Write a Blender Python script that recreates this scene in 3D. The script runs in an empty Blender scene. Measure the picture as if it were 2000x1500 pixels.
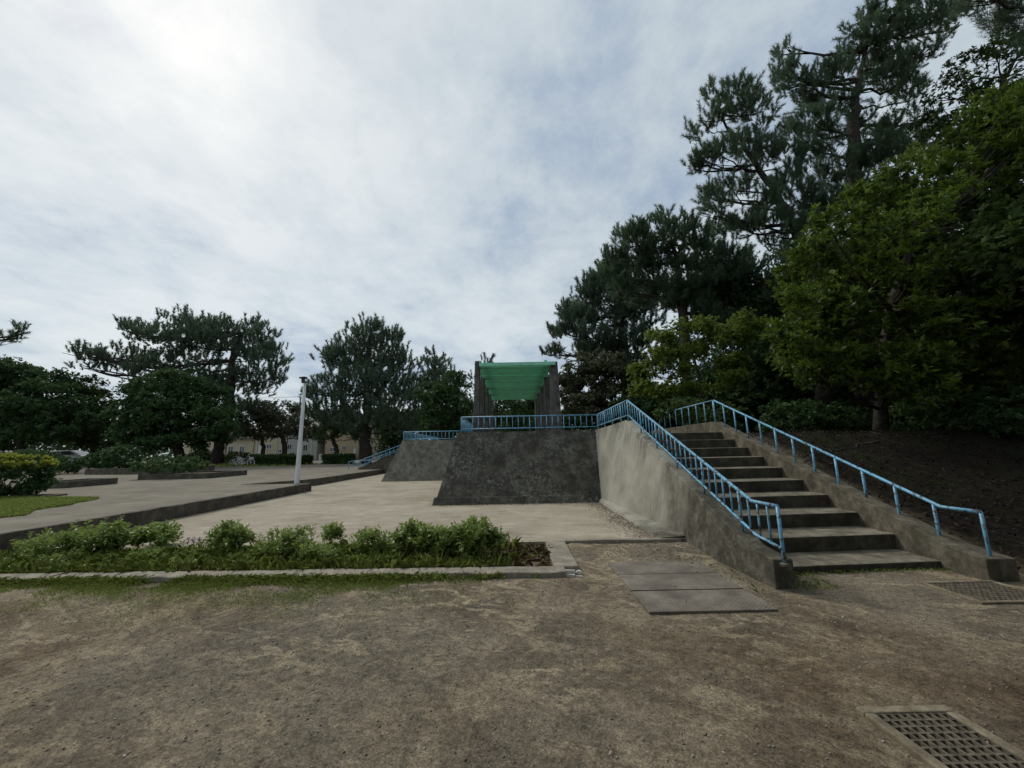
import bpy, bmesh, math
import numpy as np
from mathutils import Matrix, Vector

# ------------------------------------------------------------------ camera
S = bpy.context.scene
COL = S.collection
FPX, HORIZON, ROLL, CZ = 751.0, 878.0, 0.02, 1.55
_p = math.atan((HORIZON - 750.0) / FPX)
_fw = np.array([0, math.cos(_p), math.sin(_p)]); _up = np.array([0, -math.sin(_p), math.cos(_p)]); _rt = np.array([1.0, 0, 0])
_c, _s = math.cos(ROLL), math.sin(ROLL)
_r2, _u2 = _c * _rt - _s * _up, _s * _rt + _c * _up
CAM = np.array([0, 0, CZ])
cd = bpy.data.cameras.new('camera'); cam = bpy.data.objects.new('camera', cd); COL.objects.link(cam)
m = Matrix.Identity(4)
for i in range(3):
    m[i][0], m[i][1], m[i][2], m[i][3] = _r2[i], _u2[i], -_fw[i], CAM[i]
cam.matrix_world = m
cd.sensor_width = 36; cd.lens = FPX / 2000 * 36; cd.clip_start = 0.05; cd.clip_end = 3000
S.camera = cam

# ------------------------------------------------------------------ world, sun, exposure
SUN_AZ, SUN_EL = math.radians(-48), math.radians(46)       # azimuth from +Y towards +X
sun_dir = Vector((math.sin(SUN_AZ) * math.cos(SUN_EL), math.cos(SUN_AZ) * math.cos(SUN_EL), math.sin(SUN_EL)))
sl = bpy.data.lights.new('sun', 'SUN'); sl.energy = 1.2; sl.angle = math.radians(13); sl.color = (1.0, 0.94, 0.84)
so = bpy.data.objects.new('sun', sl); COL.objects.link(so); so.rotation_euler = sun_dir.to_track_quat('Z', 'Y').to_euler(); so.location = (-20, 20, 40)
W = bpy.data.worlds.new('World'); S.world = W; W.use_nodes = True
nt = W.node_tree; nt.nodes.clear()
def N(nt, t, **k):
    n = nt.nodes.new(t)
    for a, b in k.items():
        if a == 'ins':
            for i, v in b.items(): n.inputs[i].default_value = v
        else: setattr(n, a, b)
    return n
def MA(nt, op, a, b=None, c=None, clamp=False):
    n = nt.nodes.new('ShaderNodeMath'); n.operation = op; n.use_clamp = clamp
    for i, v in enumerate((a, b, c)):
        if v is None: continue
        if isinstance(v, (int, float)): n.inputs[i].default_value = v
        else: nt.links.new(v, n.inputs[i])
    return n.outputs[0]
def RAMP(nt, fac, stops, interp='LINEAR'):
    n = nt.nodes.new('ShaderNodeValToRGB'); n.color_ramp.interpolation = interp
    e = n.color_ramp.elements
    while len(e) < len(stops): e.new(0.5)
    for i, (p, c) in enumerate(stops):
        e[i].position = p; e[i].color = (c[0], c[1], c[2], 1) if not isinstance(c, (int, float)) else (c, c, c, 1)
    nt.links.new(fac, n.inputs[0]); return n.outputs[0]
def MIX(nt, fac, a, b, mode='MIX'):
    n = nt.nodes.new('ShaderNodeMix'); n.data_type = 'RGBA'; n.blend_type = mode
    for i, v in ((0, fac), (6, a), (7, b)):
        if isinstance(v, (int, float)): n.inputs[i].default_value = v
        elif isinstance(v, tuple): n.inputs[i].default_value = (v[0], v[1], v[2], 1)
        else: nt.links.new(v, n.inputs[i])
    return n.outputs[2]
def NOISE(nt, vec, scale, detail=4, rough=0.55, stretch=None, dist=0.0, off=None):
    if not off or stretch is None:                 # turned off the lattice planes, which would show as a weave on flat ground
        rt_ = N(nt, 'ShaderNodeMapping'); nt.links.new(vec, rt_.inputs[0]); rt_.inputs['Location'].default_value = (0.37, 0.53, 0.29)
        rt_.inputs['Rotation'].default_value = (0, 0, 0.21) if stretch else (0.55, 0.4, 0.75)
        vec = rt_.outputs[0]
    if stretch or off:
        mp = N(nt, 'ShaderNodeMapping'); nt.links.new(vec, mp.inputs[0])
        if stretch: mp.inputs['Scale'].default_value = stretch
        if off: mp.inputs['Location'].default_value = off
        vec = mp.outputs[0]
    n = N(nt, 'ShaderNodeTexNoise'); n.inputs['Scale'].default_value = scale; n.inputs['Detail'].default_value = detail
    n.inputs['Roughness'].default_value = rough; n.inputs['Distortion'].default_value = dist
    nt.links.new(vec, n.inputs['Vector']); return n.outputs[0]
sky = N(nt, 'ShaderNodeTexSky', sky_type='NISHITA', sun_disc=False, sun_elevation=SUN_EL, sun_rotation=SUN_AZ, air_density=1.0, dust_density=2.0)
tc = N(nt, 'ShaderNodeTexCoord'); sx = N(nt, 'ShaderNodeSeparateXYZ'); nt.links.new(tc.outputs['Generated'], sx.inputs[0])
zz = MA(nt, 'ADD', MA(nt, 'MAXIMUM', sx.outputs[2], 0.0), 0.16)
cx = N(nt, 'ShaderNodeCombineXYZ')
nt.links.new(MA(nt, 'DIVIDE', sx.outputs[0], zz), cx.inputs[0]); nt.links.new(MA(nt, 'DIVIDE', sx.outputs[1], zz), cx.inputs[1])
n1 = NOISE(nt, cx.outputs[0], 1.15, 8, 0.6, (1.0, 0.8, 1), 0.15, (3.3, 1.2, 0))
n2 = NOISE(nt, cx.outputs[0], 3.6, 9, 0.68, (1.0, 0.85, 1), 0.2, (9.1, 4.0, 0))
n3 = NOISE(nt, cx.outputs[0], 0.55, 3, 0.5, None, 0.3, (1.7, 7.7, 0))
f = MA(nt, 'ADD', MA(nt, 'ADD', MA(nt, 'MULTIPLY', n1, 0.52), MA(nt, 'MULTIPLY', n2, 0.32)), MA(nt, 'MULTIPLY', n3, 0.24))
vd = N(nt, 'ShaderNodeVectorMath', operation='DOT_PRODUCT'); nt.links.new(tc.outputs['Generated'], vd.inputs[0]); vd.inputs[1].default_value = sun_dir
glow = MA(nt, 'POWER', MA(nt, 'MAXIMUM', vd.outputs['Value'], 0.0), 3.0)
f = MA(nt, 'ADD', f, MA(nt, 'MULTIPLY', glow, 0.035))
cl = RAMP(nt, f, [(0.44, (2.2, 2.8, 3.65)), (0.495, (2.9, 3.45, 4.05)), (0.55, (3.7, 4.2, 4.5)), (0.64, (4.6, 4.95, 5.1))])
bank = MIX(nt, 0.10, cl, sky.outputs[0])
bg = N(nt, 'ShaderNodeBackground'); bg.inputs[1].default_value = 0.1; nt.links.new(bank, bg.inputs[0])
wo = N(nt, 'ShaderNodeOutputWorld'); nt.links.new(bg.outputs[0], wo.inputs[0])
S.view_settings.view_transform = 'Standard'; S.view_settings.look = 'None'; S.view_settings.exposure = 0.6; S.view_settings.gamma = 1.0
S.view_settings.use_curve_mapping = False
S.cycles.max_bounces = 6; S.cycles.diffuse_bounces = 3; S.cycles.transparent_max_bounces = 8

# ------------------------------------------------------------------ helpers
def ray(px, py):
    d = np.array([(px - 1000) / FPX, -(py - 750) / FPX, 1.0]); return d[0] * _r2 + d[1] * _u2 + d[2] * _fw
def P(px, py, Y):                      # the point seen there at distance Y
    d = ray(px, py); return CAM + d * (Y / d[1])
def PZ(px, py, z):
    d = ray(px, py); return CAM + d * ((z - CZ) / d[2])
def nrm(v): return v / np.maximum(np.linalg.norm(v, axis=-1, keepdims=True), 1e-9)
def mesh(name, v, f, mat=None, tint=None, smooth=False):
    me = bpy.data.meshes.new(name); v = np.asarray(v, dtype=np.float32)
    if isinstance(f, np.ndarray):
        n, k = f.shape
        me.vertices.add(len(v)); me.vertices.foreach_set('co', v.ravel())
        me.loops.add(n * k); me.loops.foreach_set('vertex_index', f.astype(np.int32).ravel())
        me.polygons.add(n); me.polygons.foreach_set('loop_start', np.arange(0, n * k, k, dtype=np.int32))
        me.update(calc_edges=True)
    else:
        me.from_pydata(v.tolist(), [], [list(q) for q in f])
    if smooth: me.polygons.foreach_set('use_smooth', np.ones(len(me.polygons), dtype=bool))
    if tint is not None:
        a = me.attributes.new('tint', 'FLOAT', 'POINT'); a.data.foreach_set('value', np.asarray(tint, dtype=np.float32))
    if mat: me.materials.append(mat)
    return me
def wloc(o):
    l = np.zeros(3)
    while o is not None: l = l + np.array(o.location); o = o.parent
    return l
def obj(name, v, f, mat=None, parent=None, tint=None, smooth=False, bevel=0, kind=None):
    v = np.asarray(v, dtype=float)
    if parent is not None: v = v - wloc(parent)
    o = bpy.data.objects.new(name, mesh(name, v, f, mat, tint, smooth)); COL.objects.link(o)
    if parent is not None: o.parent = parent
    if bevel:
        b = o.modifiers.new('Bevel', 'BEVEL'); b.width = bevel; b.segments = 2; b.limit_method = 'ANGLE'
    if kind: o['kind'] = kind
    return o
def inst(name, me, loc, parent=None, rz=0, scale=None, rot=None):
    o = bpy.data.objects.new(name, me); COL.objects.link(o)
    if parent is not None:
        o.parent = parent; loc = np.asarray(loc) - wloc(parent)
    o.location = loc; o.rotation_euler = rot if rot is not None else (0, 0, rz)
    if scale is not None: o.scale = (scale,) * 3 if isinstance(scale, (int, float)) else scale
    return o
def tag(o, label, cat, group=None):
    o['label'] = label; o['category'] = cat
    if group: o['group'] = group
    return o
def thing(name, label, cat, loc=(0, 0, 0), group=None):
    o = bpy.data.objects.new(name, None); COL.objects.link(o); o.location = loc; o.empty_display_size = 0.2
    return tag(o, label, cat, group)
BOXF = [(0, 3, 2, 1), (4, 5, 6, 7), (0, 1, 5, 4), (1, 2, 6, 5), (2, 3, 7, 6), (3, 0, 4, 7)]
def box(x0, x1, y0, y1, z0, z1):
    return [(x0, y0, z0), (x1, y0, z0), (x1, y1, z0), (x0, y1, z0), (x0, y0, z1), (x1, y0, z1), (x1, y1, z1), (x0, y1, z1)], list(BOXF)
def hexa(b4, t4): return list(b4) + list(t4), list(BOXF)
def join(parts):
    V, F = [], []
    for v, f in parts:
        o = len(V); V += [tuple(x) for x in v]; F += [tuple(int(i) + o for i in q) for q in f]
    return V, F
def tube(pts, r, n=8, cap=True):
    pts = np.asarray(pts, float); k = len(pts); r = np.broadcast_to(np.asarray(r, float), (k,))
    t = np.zeros_like(pts); t[1:-1] = pts[2:] - pts[:-2]; t[0] = pts[1] - pts[0]; t[-1] = pts[-1] - pts[-2]; t = nrm(t)
    ref = np.array([0.0, 0, 1]) if abs(t[0][2]) < 0.9 else np.array([0.0, 1, 0])
    V = []; a = np.linspace(0, 2 * np.pi, n, endpoint=False)
    u = nrm(np.cross(ref, t[0]))
    for i in range(k):
        u = nrm(u - t[i] * np.dot(u, t[i])); w = np.cross(t[i], u)
        V.append(pts[i] + r[i] * (np.cos(a)[:, None] * u + np.sin(a)[:, None] * w))
    V = np.concatenate(V); F = []
    for i in range(k - 1):
        for j in range(n):
            q = (j + 1) % n; F.append((i * n + j, i * n + q, (i + 1) * n + q, (i + 1) * n + j))
    if cap: F.append(tuple(range(n))[::-1]); F.append(tuple((k - 1) * n + j for j in range(n)))
    return [tuple(x) for x in V], F
def lathe(prof, n=16, c=(0, 0)):
    V = []; F = []
    for (r, z) in prof:
        for j in range(n):
            a = 2 * math.pi * j / n; V.append((c[0] + r * math.cos(a), c[1] + r * math.sin(a), z))
    for i in range(len(prof) - 1):
        for j in range(n):
            q = (j + 1) % n; F.append((i * n + j, i * n + q, (i + 1) * n + q, (i + 1) * n + j))
    F.append(tuple(range(n))[::-1]); F.append(tuple((len(prof) - 1) * n + j for j in range(n)))
    return V, F
_rg = np.random.default_rng(5); _tab = _rg.random((256, 256))
def vnoise(x, y):
    x = np.asarray(x, float); y = np.asarray(y, float)
    i = np.floor(x).astype(int); j = np.floor(y).astype(int); fx = x - i; fy = y - j
    fx = fx * fx * (3 - 2 * fx); fy = fy * fy * (3 - 2 * fy)
    g = lambda a, b: _tab[a % 256, b % 256]
    return (g(i, j) * (1 - fx) + g(i + 1, j) * fx) * (1 - fy) + (g(i, j + 1) * (1 - fx) + g(i + 1, j + 1) * fx) * fy
def fbm(x, y, o=4):
    r = 0; a = 0.5
    for k in range(o): r = r + a * (vnoise(x * 2 ** k + 17.3 * k, y * 2 ** k + 5.1 * k) - 0.5); a *= 0.5
    return r
def sstep(t): t = np.clip(t, 0, 1); return t * t * (3 - 2 * t)

# ------------------------------------------------------------------ materials
def new_mat(name):
    mt = bpy.data.materials.new(name); mt.use_nodes = True; t = mt.node_tree; t.nodes.clear()
    out = N(t, 'ShaderNodeOutputMaterial'); pb = N(t, 'ShaderNodeBsdfPrincipled'); t.links.new(pb.outputs[0], out.inputs[0])
    pb.inputs['Roughness'].default_value = 0.9; pb.inputs['Specular IOR Level'].default_value = 0.25
    return mt, t, pb, out
def POS(t): return N(t, 'ShaderNodeNewGeometry').outputs['Position']
def BUMP(t, pb, h, strength=0.5, dist=0.01):
    b = N(t, 'ShaderNodeBump'); b.inputs['Strength'].default_value = strength; b.inputs['Distance'].default_value = dist
    t.links.new(h, b.inputs['Height']); t.links.new(b.outputs[0], pb.inputs['Normal'])
def plain(name, col, rough=0.6, var=0.15, scale=8, metal=0.0, spec=0.4):
    mt, t, pb, o = new_mat(name); n = NOISE(t, POS(t), scale, 4)
    lo = tuple(c * (1 - var) for c in col); hi = tuple(min(1, c * (1 + var)) for c in col)
    t.links.new(RAMP(t, n, [(0.35, lo), (0.65, hi)]), pb.inputs['Base Color'])
    pb.inputs['Roughness'].default_value = rough; pb.inputs['Metallic'].default_value = metal; pb.inputs['Specular IOR Level'].default_value = spec
    return mt
def concrete(name, lo, mid, hi, streak=0.5, fleck=0.0, dark=(0.03, 0.03, 0.025), mott=3.0, bump=0.5):
    mt, t, pb, o = new_mat(name); p = POS(t)
    a = NOISE(t, p, mott, 10, 0.74); c = RAMP(t, a, [(0.36, lo), (0.5, mid), (0.62, hi)])
    st = NOISE(t, p, 5.0, 9, 0.72, (1.0, 1.0, 0.13), 0.3); sm = RAMP(t, st, [(0.5, 0.0), (0.62, 1.0)])
    c = MIX(t, MA(t, 'MULTIPLY', sm, streak), c, dark)
    if fleck:
        v = NOISE(t, p, 12, 9, 0.86, (1, 1, .75)); fm = RAMP(t, v, [(0.51, 0.0), (0.57, 1.0)])
        patch = RAMP(t, NOISE(t, p, 0.9, 6, 0.65), [(0.44, 0.05), (0.6, 1.0)])
        c = MIX(t, MA(t, 'MULTIPLY', MA(t, 'MULTIPLY', fm, patch), fleck), c, (0.25, 0.24, 0.205))
    g = NOISE(t, p, 70, 4, 0.7); c = MIX(t, 0.35, c, RAMP(t, g, [(0.3, 0.35), (0.7, 1.0)]), 'MULTIPLY')
    t.links.new(c, pb.inputs['Base Color'])
    BUMP(t, pb, MA(t, 'ADD', MA(t, 'MULTIPLY', NOISE(t, p, 45, 6, 0.7), 0.5), MA(t, 'MULTIPLY', NOISE(t, p, 6, 4), 0.8)), bump, 0.012)
    return mt

# dirt: grey-brown earth with pale sandy scuffs, gravel grain
def dirt_mat():
    mt, t, pb, o = new_mat('dirt'); p = POS(t)
    base = RAMP(t, NOISE(t, p, 1.3, 9, 0.7), [(0.36, (0.094, 0.067, 0.042)), (0.5, (0.180, 0.136, 0.087)), (0.64, (0.300, 0.240, 0.160))])
    gry = RAMP(t, NOISE(t, p, 0.35, 3, 0.5, None, 0, (4, 2, 0)), [(0.42, 0.0), (0.6, 1.0)])
    base = MIX(t, MA(t, 'MULTIPLY', gry, 0.5), base, (0.198, 0.181, 0.147))
    scuff = RAMP(t, NOISE(t, p, 3.6, 8, 0.66, (0.75, 1.4, 1), 1.0), [(0.51, 0.0), (0.59, 1.0)])
    zone = RAMP(t, NOISE(t, p, 0.6, 3, 0.5, None, 0, (8, 1, 0)), [(0.38, 0.1), (0.6, 1.0)])
    base = MIX(t, MA(t, 'MULTIPLY', MA(t, 'MULTIPLY', scuff, zone), 0.85), base, (0.38, 0.315, 0.215))
    sand = RAMP(t, NOISE(t, p, 1.15, 9, 0.72, None, 0.6, (2.2, 6.1, 0)), [(0.545, 0.0), (0.60, 1.0)])
    base = MIX(t, MA(t, 'MULTIPLY', sand, 0.5), base, (0.37, 0.30, 0.195))
    pebble = RAMP(t, NOISE(t, p, 75, 4, 0.85), [(0.36, 0.4), (0.5, 1.0), (0.64, 1.7)])
    base = MIX(t, 0.8, base, pebble, 'MULTIPLY')
    g2 = RAMP(t, NOISE(t, p, 19, 7, 0.8), [(0.36, 0.4), (0.5, 1.0), (0.64, 1.5)])
    base = MIX(t, 0.75, base, g2, 'MULTIPLY')
    # brown litter and moss on the mound (by place), tree shade put into the colour
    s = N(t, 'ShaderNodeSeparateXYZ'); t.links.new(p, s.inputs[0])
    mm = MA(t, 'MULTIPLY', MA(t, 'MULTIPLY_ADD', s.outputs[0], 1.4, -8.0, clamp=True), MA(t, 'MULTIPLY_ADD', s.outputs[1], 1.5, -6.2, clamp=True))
    shaded_litter = RAMP(t, NOISE(t, p, 5, 6, 0.75), [(0.3, (0.004, 0.003, 0.002)), (0.5, (0.012, 0.008, 0.005)), (0.7, (0.027, 0.018, 0.010))])
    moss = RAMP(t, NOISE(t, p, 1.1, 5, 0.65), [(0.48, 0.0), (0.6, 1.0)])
    shaded_litter = MIX(t, MA(t, 'MULTIPLY', moss, 0.8), shaded_litter, (0.014, 0.018, 0.005))
    base = MIX(t, mm, base, shaded_litter)
    t.links.new(base, pb.inputs['Base Color']); pb.inputs['Roughness'].default_value = 0.95; pb.inputs['Specular IOR Level'].default_value = 0.15
    BUMP(t, pb, MA(t, 'ADD', MA(t, 'MULTIPLY', NOISE(t, p, 60, 5, 0.85), 0.6), MA(t, 'MULTIPLY', NOISE(t, p, 12, 6, 0.75), 1.0)), 1.0, 0.025)
    return mt
def slab_mat(name, lo, hi, line=(0.55, 0.49, 0.40), k=0.5, foot=False):
    mt, t, pb, o = new_mat(name); p = POS(t)
    c = RAMP(t, NOISE(t, p, 0.8, 9, 0.72), [(0.36, lo), (0.64, hi)])
    ln = RAMP(t, NOISE(t, p, 2.6, 9, 0.7, (0.35, 1.6, 1), 0.8), [(0.56, 0.0), (0.63, 1.0)]); c = MIX(t, MA(t, 'MULTIPLY', ln, k), c, line)
    bl = RAMP(t, NOISE(t, p, 1.6, 6, 0.7, (0.7, 1.5, 1), 0.4, (5, 3, 0)), [(0.54, 0.0), (0.72, 1.0)]); c = MIX(t, MA(t, 'MULTIPLY', bl, 0.55), c, (0.15, 0.125, 0.09))
    if foot:
        sp = N(t, 'ShaderNodeSeparateXYZ'); t.links.new(p, sp.inputs[0]); nz = MA(t, 'MULTIPLY_ADD', NOISE(t, p, 2.2, 8, 0.7), 1.8, -0.9)
        a1 = MA(t, 'ADD', MA(t, 'MULTIPLY_ADD', sp.outputs[0], 1.5, -2.9), nz, clamp=True); a2 = MA(t, 'MULTIPLY', MA(t, 'ADD', MA(t, 'MULTIPLY_ADD', sp.outputs[1], 1.6, -16.6), nz, clamp=True), MA(t, 'MULTIPLY_ADD', sp.outputs[0], 2.0, 5.0, clamp=True))
        br_ = RAMP(t, NOISE(t, p, 22, 6, 0.75), [(0.36, (0.055, 0.037, 0.024)), (0.64, (0.15, 0.112, 0.075))])
        c = MIX(t, MA(t, 'MULTIPLY', MA(t, 'MAXIMUM', a1, a2), 0.85), c, br_)
    g = RAMP(t, NOISE(t, p, 60, 5, 0.75), [(0.3, 0.6), (0.5, 1.0), (0.7, 1.3)]); c = MIX(t, 0.6, c, g, 'MULTIPLY')
    t.links.new(c, pb.inputs['Base Color']); pb.inputs['Roughness'].default_value = 0.95; pb.inputs['Specular IOR Level'].default_value = 0.15
    BUMP(t, pb, MA(t, 'ADD', MA(t, 'MULTIPLY', NOISE(t, p, 60, 4, 0.8), 0.4), NOISE(t, p, 9, 5, 0.7)), 0.6, 0.01)
    return mt
M = {}
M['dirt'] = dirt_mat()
M['slab'] = slab_mat('paving', (0.275, 0.238, 0.178), (0.395, 0.35, 0.275), foot=True)
M['terrace'] = slab_mat('terrace_earth', (0.145, 0.127, 0.099), (0.232, 0.208, 0.166), (0.33, 0.295, 0.24), 0.35)
M['wall_dark'] = concrete('stained_concrete', (0.034, 0.032, 0.024), (0.064, 0.060, 0.047), (0.125, 0.117, 0.092), 0.5, 0.9, mott=3.2)
M['wall_mid'] = concrete('grey_concrete', (0.10, 0.095, 0.075), (0.17, 0.158, 0.125), (0.25, 0.235, 0.19), 0.45, 0.4, mott=2.5)
M['kerb'] = concrete('kerb_concrete', (0.055, 0.048, 0.039), (0.092, 0.081, 0.064), (0.15, 0.132, 0.104), 0.3, 0.2)
M['border'] = concrete('border_concrete', (0.20, 0.175, 0.13), (0.29, 0.255, 0.20), (0.38, 0.34, 0.27), 0.1, 0.2, mott=5)
M['rim'] = concrete('dusty_rim', (0.13, 0.105, 0.07), (0.21, 0.175, 0.12), (0.32, 0.275, 0.195), 0.1, 0.2, mott=7)
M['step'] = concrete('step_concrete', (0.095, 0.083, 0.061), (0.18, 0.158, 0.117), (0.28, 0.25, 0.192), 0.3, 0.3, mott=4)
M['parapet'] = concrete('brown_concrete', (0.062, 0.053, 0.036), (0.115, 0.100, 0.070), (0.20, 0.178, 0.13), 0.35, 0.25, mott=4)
M['riser'] = concrete('stained_shaded_riser', (0.035, 0.031, 0.022), (0.062, 0.055, 0.040), (0.11, 0.098, 0.072), 0.3, 0.2)  # stain and the shade on the front faces, both put into the colour
M['pillar'] = concrete('pillar_concrete', (0.062, 0.060, 0.056), (0.110, 0.106, 0.098), (0.18, 0.173, 0.16), 0.4, 0.25)
def stairwall_mat():
    mt, t, pb, o = new_mat('rendered_concrete'); p = POS(t); s = N(t, 'ShaderNodeSeparateXYZ'); t.links.new(p, s.inputs[0])
    c = RAMP(t, NOISE(t, p, 1.6, 5, 0.6), [(0.35, (0.28, 0.268, 0.215)), (0.65, (0.41, 0.395, 0.33))])
    # algae and runs: thick at the low end of the wall, thinner towards the platform
    low = MA(t, 'MULTIPLY_ADD', s.outputs[1], -0.55, 4.45)
    low = MA(t, 'ADD', low, MA(t, 'MULTIPLY_ADD', NOISE(t, p, 2.4, 10, 0.72, (1, 1, 0.22)), 2.6, -1.3), clamp=True)
    run = RAMP(t, NOISE(t, p, 7, 10, 0.78, (1, 1, 0.07), 0.3), [(0.47, 0.0), (0.545, 1.0)])
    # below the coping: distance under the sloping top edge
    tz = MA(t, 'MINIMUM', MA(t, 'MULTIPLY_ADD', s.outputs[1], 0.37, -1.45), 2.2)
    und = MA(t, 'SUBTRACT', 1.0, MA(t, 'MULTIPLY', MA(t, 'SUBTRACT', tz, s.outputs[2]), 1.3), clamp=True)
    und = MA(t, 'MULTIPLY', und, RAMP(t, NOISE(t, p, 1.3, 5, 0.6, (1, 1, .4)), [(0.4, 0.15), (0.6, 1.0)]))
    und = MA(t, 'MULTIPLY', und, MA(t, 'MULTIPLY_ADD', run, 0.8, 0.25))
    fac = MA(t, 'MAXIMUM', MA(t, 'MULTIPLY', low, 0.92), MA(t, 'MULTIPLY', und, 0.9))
    fac = MA(t, 'MAXIMUM', fac, MA(t, 'MULTIPLY', run, 0.10))
    dk = RAMP(t, NOISE(t, p, 6, 10, 0.78), [(0.38, (0.024, 0.021, 0.014)), (0.5, (0.064, 0.057, 0.040)), (0.62, (0.155, 0.142, 0.108))])
    c = MIX(t, fac, c, dk)
    fl = RAMP(t, NOISE(t, p, 17, 4, 0.7, (1, 1, 0.6)), [(0.68, 0.0), (0.72, 1.0)]); c = MIX(t, MA(t, 'MULTIPLY', fl, 0.5), c, (0.42, 0.40, 0.34))
    g = NOISE(t, p, 70, 4, 0.7); c = MIX(t, 0.3, c, RAMP(t, g, [(0.3, 0.4), (0.7, 1.0)]), 'MULTIPLY')
    t.links.new(c, pb.inputs['Base Color'])
    BUMP(t, pb, MA(t, 'ADD', MA(t, 'MULTIPLY', NOISE(t, p, 50, 5, 0.7), 0.4), MA(t, 'MULTIPLY', NOISE(t, p, 4, 4), 0.3)), 0.45, 0.010)
    return mt
M['stairwall'] = stairwall_mat()
def paint_mat(name, col, wear=0.63):
    mt, t, pb, o = new_mat(name); p = POS(t)
    c = RAMP(t, NOISE(t, p, 3, 3), [(0.3, tuple(x * 0.8 for x in col)), (0.7, tuple(min(1, x * 1.1) for x in col))])
    rust = RAMP(t, NOISE(t, p, 16, 6, 0.7), [(wear - 0.04, 0.0), (wear, 1.0)])
    rc = RAMP(t, NOISE(t, p, 40, 4), [(0.35, (0.035, 0.02, 0.014)), (0.6, (0.12, 0.06, 0.03)), (0.8, (0.24, 0.22, 0.20))])
    oi = N(t, 'ShaderNodeObjectInfo'); c = MIX(t, 0.5, c, RAMP(t, oi.outputs['Random'], [(0, 0.78), (1, 1.12)]), 'MULTIPLY')
    t.links.new(MIX(t, rust, c, rc), pb.inputs['Base Color']); pb.inputs['Roughness'].default_value = 0.38; pb.inputs['Specular IOR Level'].default_value = 0.5
    BUMP(t, pb, rust, 0.5, 0.003)
    return mt
M['blue'] = paint_mat('blue_paint', (0.16, 0.42, 0.62), 0.58)
M['green'] = paint_mat('green_paint', (0.165, 0.56, 0.345), 0.74)
M['greenpale'] = paint_mat('pale_green_paint', (0.26, 0.66, 0.48), 0.76)
def plate_mat():
    mt, t, pb, o = new_mat('checker_plate'); p = POS(t)
    c = RAMP(t, NOISE(t, p, 3, 10, 0.75), [(0.36, (0.118, 0.098, 0.079)), (0.5, (0.178, 0.153, 0.124)), (0.64, (0.262, 0.228, 0.182))])
    w = N(t, 'ShaderNodeTexWave', wave_type='BANDS', bands_direction='DIAGONAL'); w.inputs['Scale'].default_value = 14; t.links.new(p, w.inputs[0])
    mp = N(t, 'ShaderNodeMapping'); mp.inputs['Scale'].default_value = (-1, 1, 1); t.links.new(p, mp.inputs[0])
    w2 = N(t, 'ShaderNodeTexWave', wave_type='BANDS', bands_direction='DIAGONAL'); w2.inputs['Scale'].default_value = 14; t.links.new(mp.outputs[0], w2.inputs[0])
    h = MA(t, 'MULTIPLY', w.outputs['Fac'], w2.outputs['Fac'])
    c = MIX(t, 0.5, c, RAMP(t, h, [(0.2, 0.75), (0.7, 1.1)]), 'MULTIPLY')
    t.links.new(c, pb.inputs['Base Color']); pb.inputs['Roughness'].default_value = 0.62; BUMP(t, pb, h, 0.7, 0.004)
    return mt
M['plate'] = plate_mat()
M['iron'] = plain('rusty_iron', (0.115, 0.097, 0.070), 0.7, 0.4, 20)
M['white'] = plain('white_metal', (0.62, 0.64, 0.65), 0.45, 0.06, 3)
M['darkmetal'] = plain('dark_metal', (0.035, 0.037, 0.042), 0.5, 0.2)
M['glass'] = plain('window_glass', (0.05, 0.06, 0.07), 0.08, 0.2, 2, 0.0, 0.7)
M['hole'] = plain('drain_shaft', (0.012, 0.011, 0.010), 0.9)
M['bark_pine'] = concrete('pine_bark', (0.018, 0.014, 0.012), (0.040, 0.031, 0.026), (0.085, 0.066, 0.054), 0.5, 0, mott=9, bump=1.0)
M['bark'] = concrete('bark', (0.022, 0.019, 0.015), (0.050, 0.043, 0.034), (0.095, 0.083, 0.066), 0.4, 0, mott=7, bump=0.9)
def leaf_mat(name, c0, c1, trans=0.3, rough=0.5, tcol=None, spec=0.3):
    mt, t, pb, o = new_mat(name)
    a = N(t, 'ShaderNodeAttribute', attribute_name='tint'); c = RAMP(t, a.outputs['Fac'], [(0.0, c0), (1.0, c1)])
    t.links.new(c, pb.inputs['Base Color']); pb.inputs['Roughness'].default_value = rough; pb.inputs['Specular IOR Level'].default_value = spec
    tr = N(t, 'ShaderNodeBsdfTranslucent')
    t.links.new(MIX(t, 0.5, c, tcol or c1), tr.inputs[0])
    mx = N(t, 'ShaderNodeMixShader'); mx.inputs[0].default_value = trans
    t.links.new(pb.outputs[0], mx.inputs[1]); t.links.new(tr.outputs[0], mx.inputs[2]); t.links.new(mx.outputs[0], o.inputs[0])
    return mt
M['needle'] = leaf_mat('pine_needles', (0.044, 0.084, 0.048), (0.125, 0.190, 0.100), 0.35, 0.5)
M['needle_far'] = leaf_mat('far_pine_needles', (0.048, 0.088, 0.056), (0.135, 0.195, 0.120), 0.32, 0.5)
M['leaf_dark'] = leaf_mat('dark_leaves', (0.030, 0.066, 0.026), (0.095, 0.162, 0.058), 0.28, 0.6, None, 0.12)
M['leaf_mid'] = leaf_mat('mid_leaves', (0.030, 0.054, 0.018), (0.090, 0.140, 0.036), 0.3, 0.55, None, 0.15)
M['leaf_olive'] = leaf_mat('olive_leaves', (0.050, 0.062, 0.030), (0.150, 0.165, 0.085), 0.2, 0.5)
M['leaf_red'] = leaf_mat('brownish_leaves', (0.042, 0.056, 0.030), (0.105, 0.120, 0.066), 0.22, 0.5)
M['leaf_maple'] = leaf_mat('maple_leaves', (0.075, 0.120, 0.018), (0.22, 0.29, 0.055), 0.5, 0.5)
M['leaf_bright'] = leaf_mat('glossy_leaves', (0.018, 0.040, 0.005), (0.160, 0.235, 0.034), 0.40, 0.42, None, 0.25)
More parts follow.
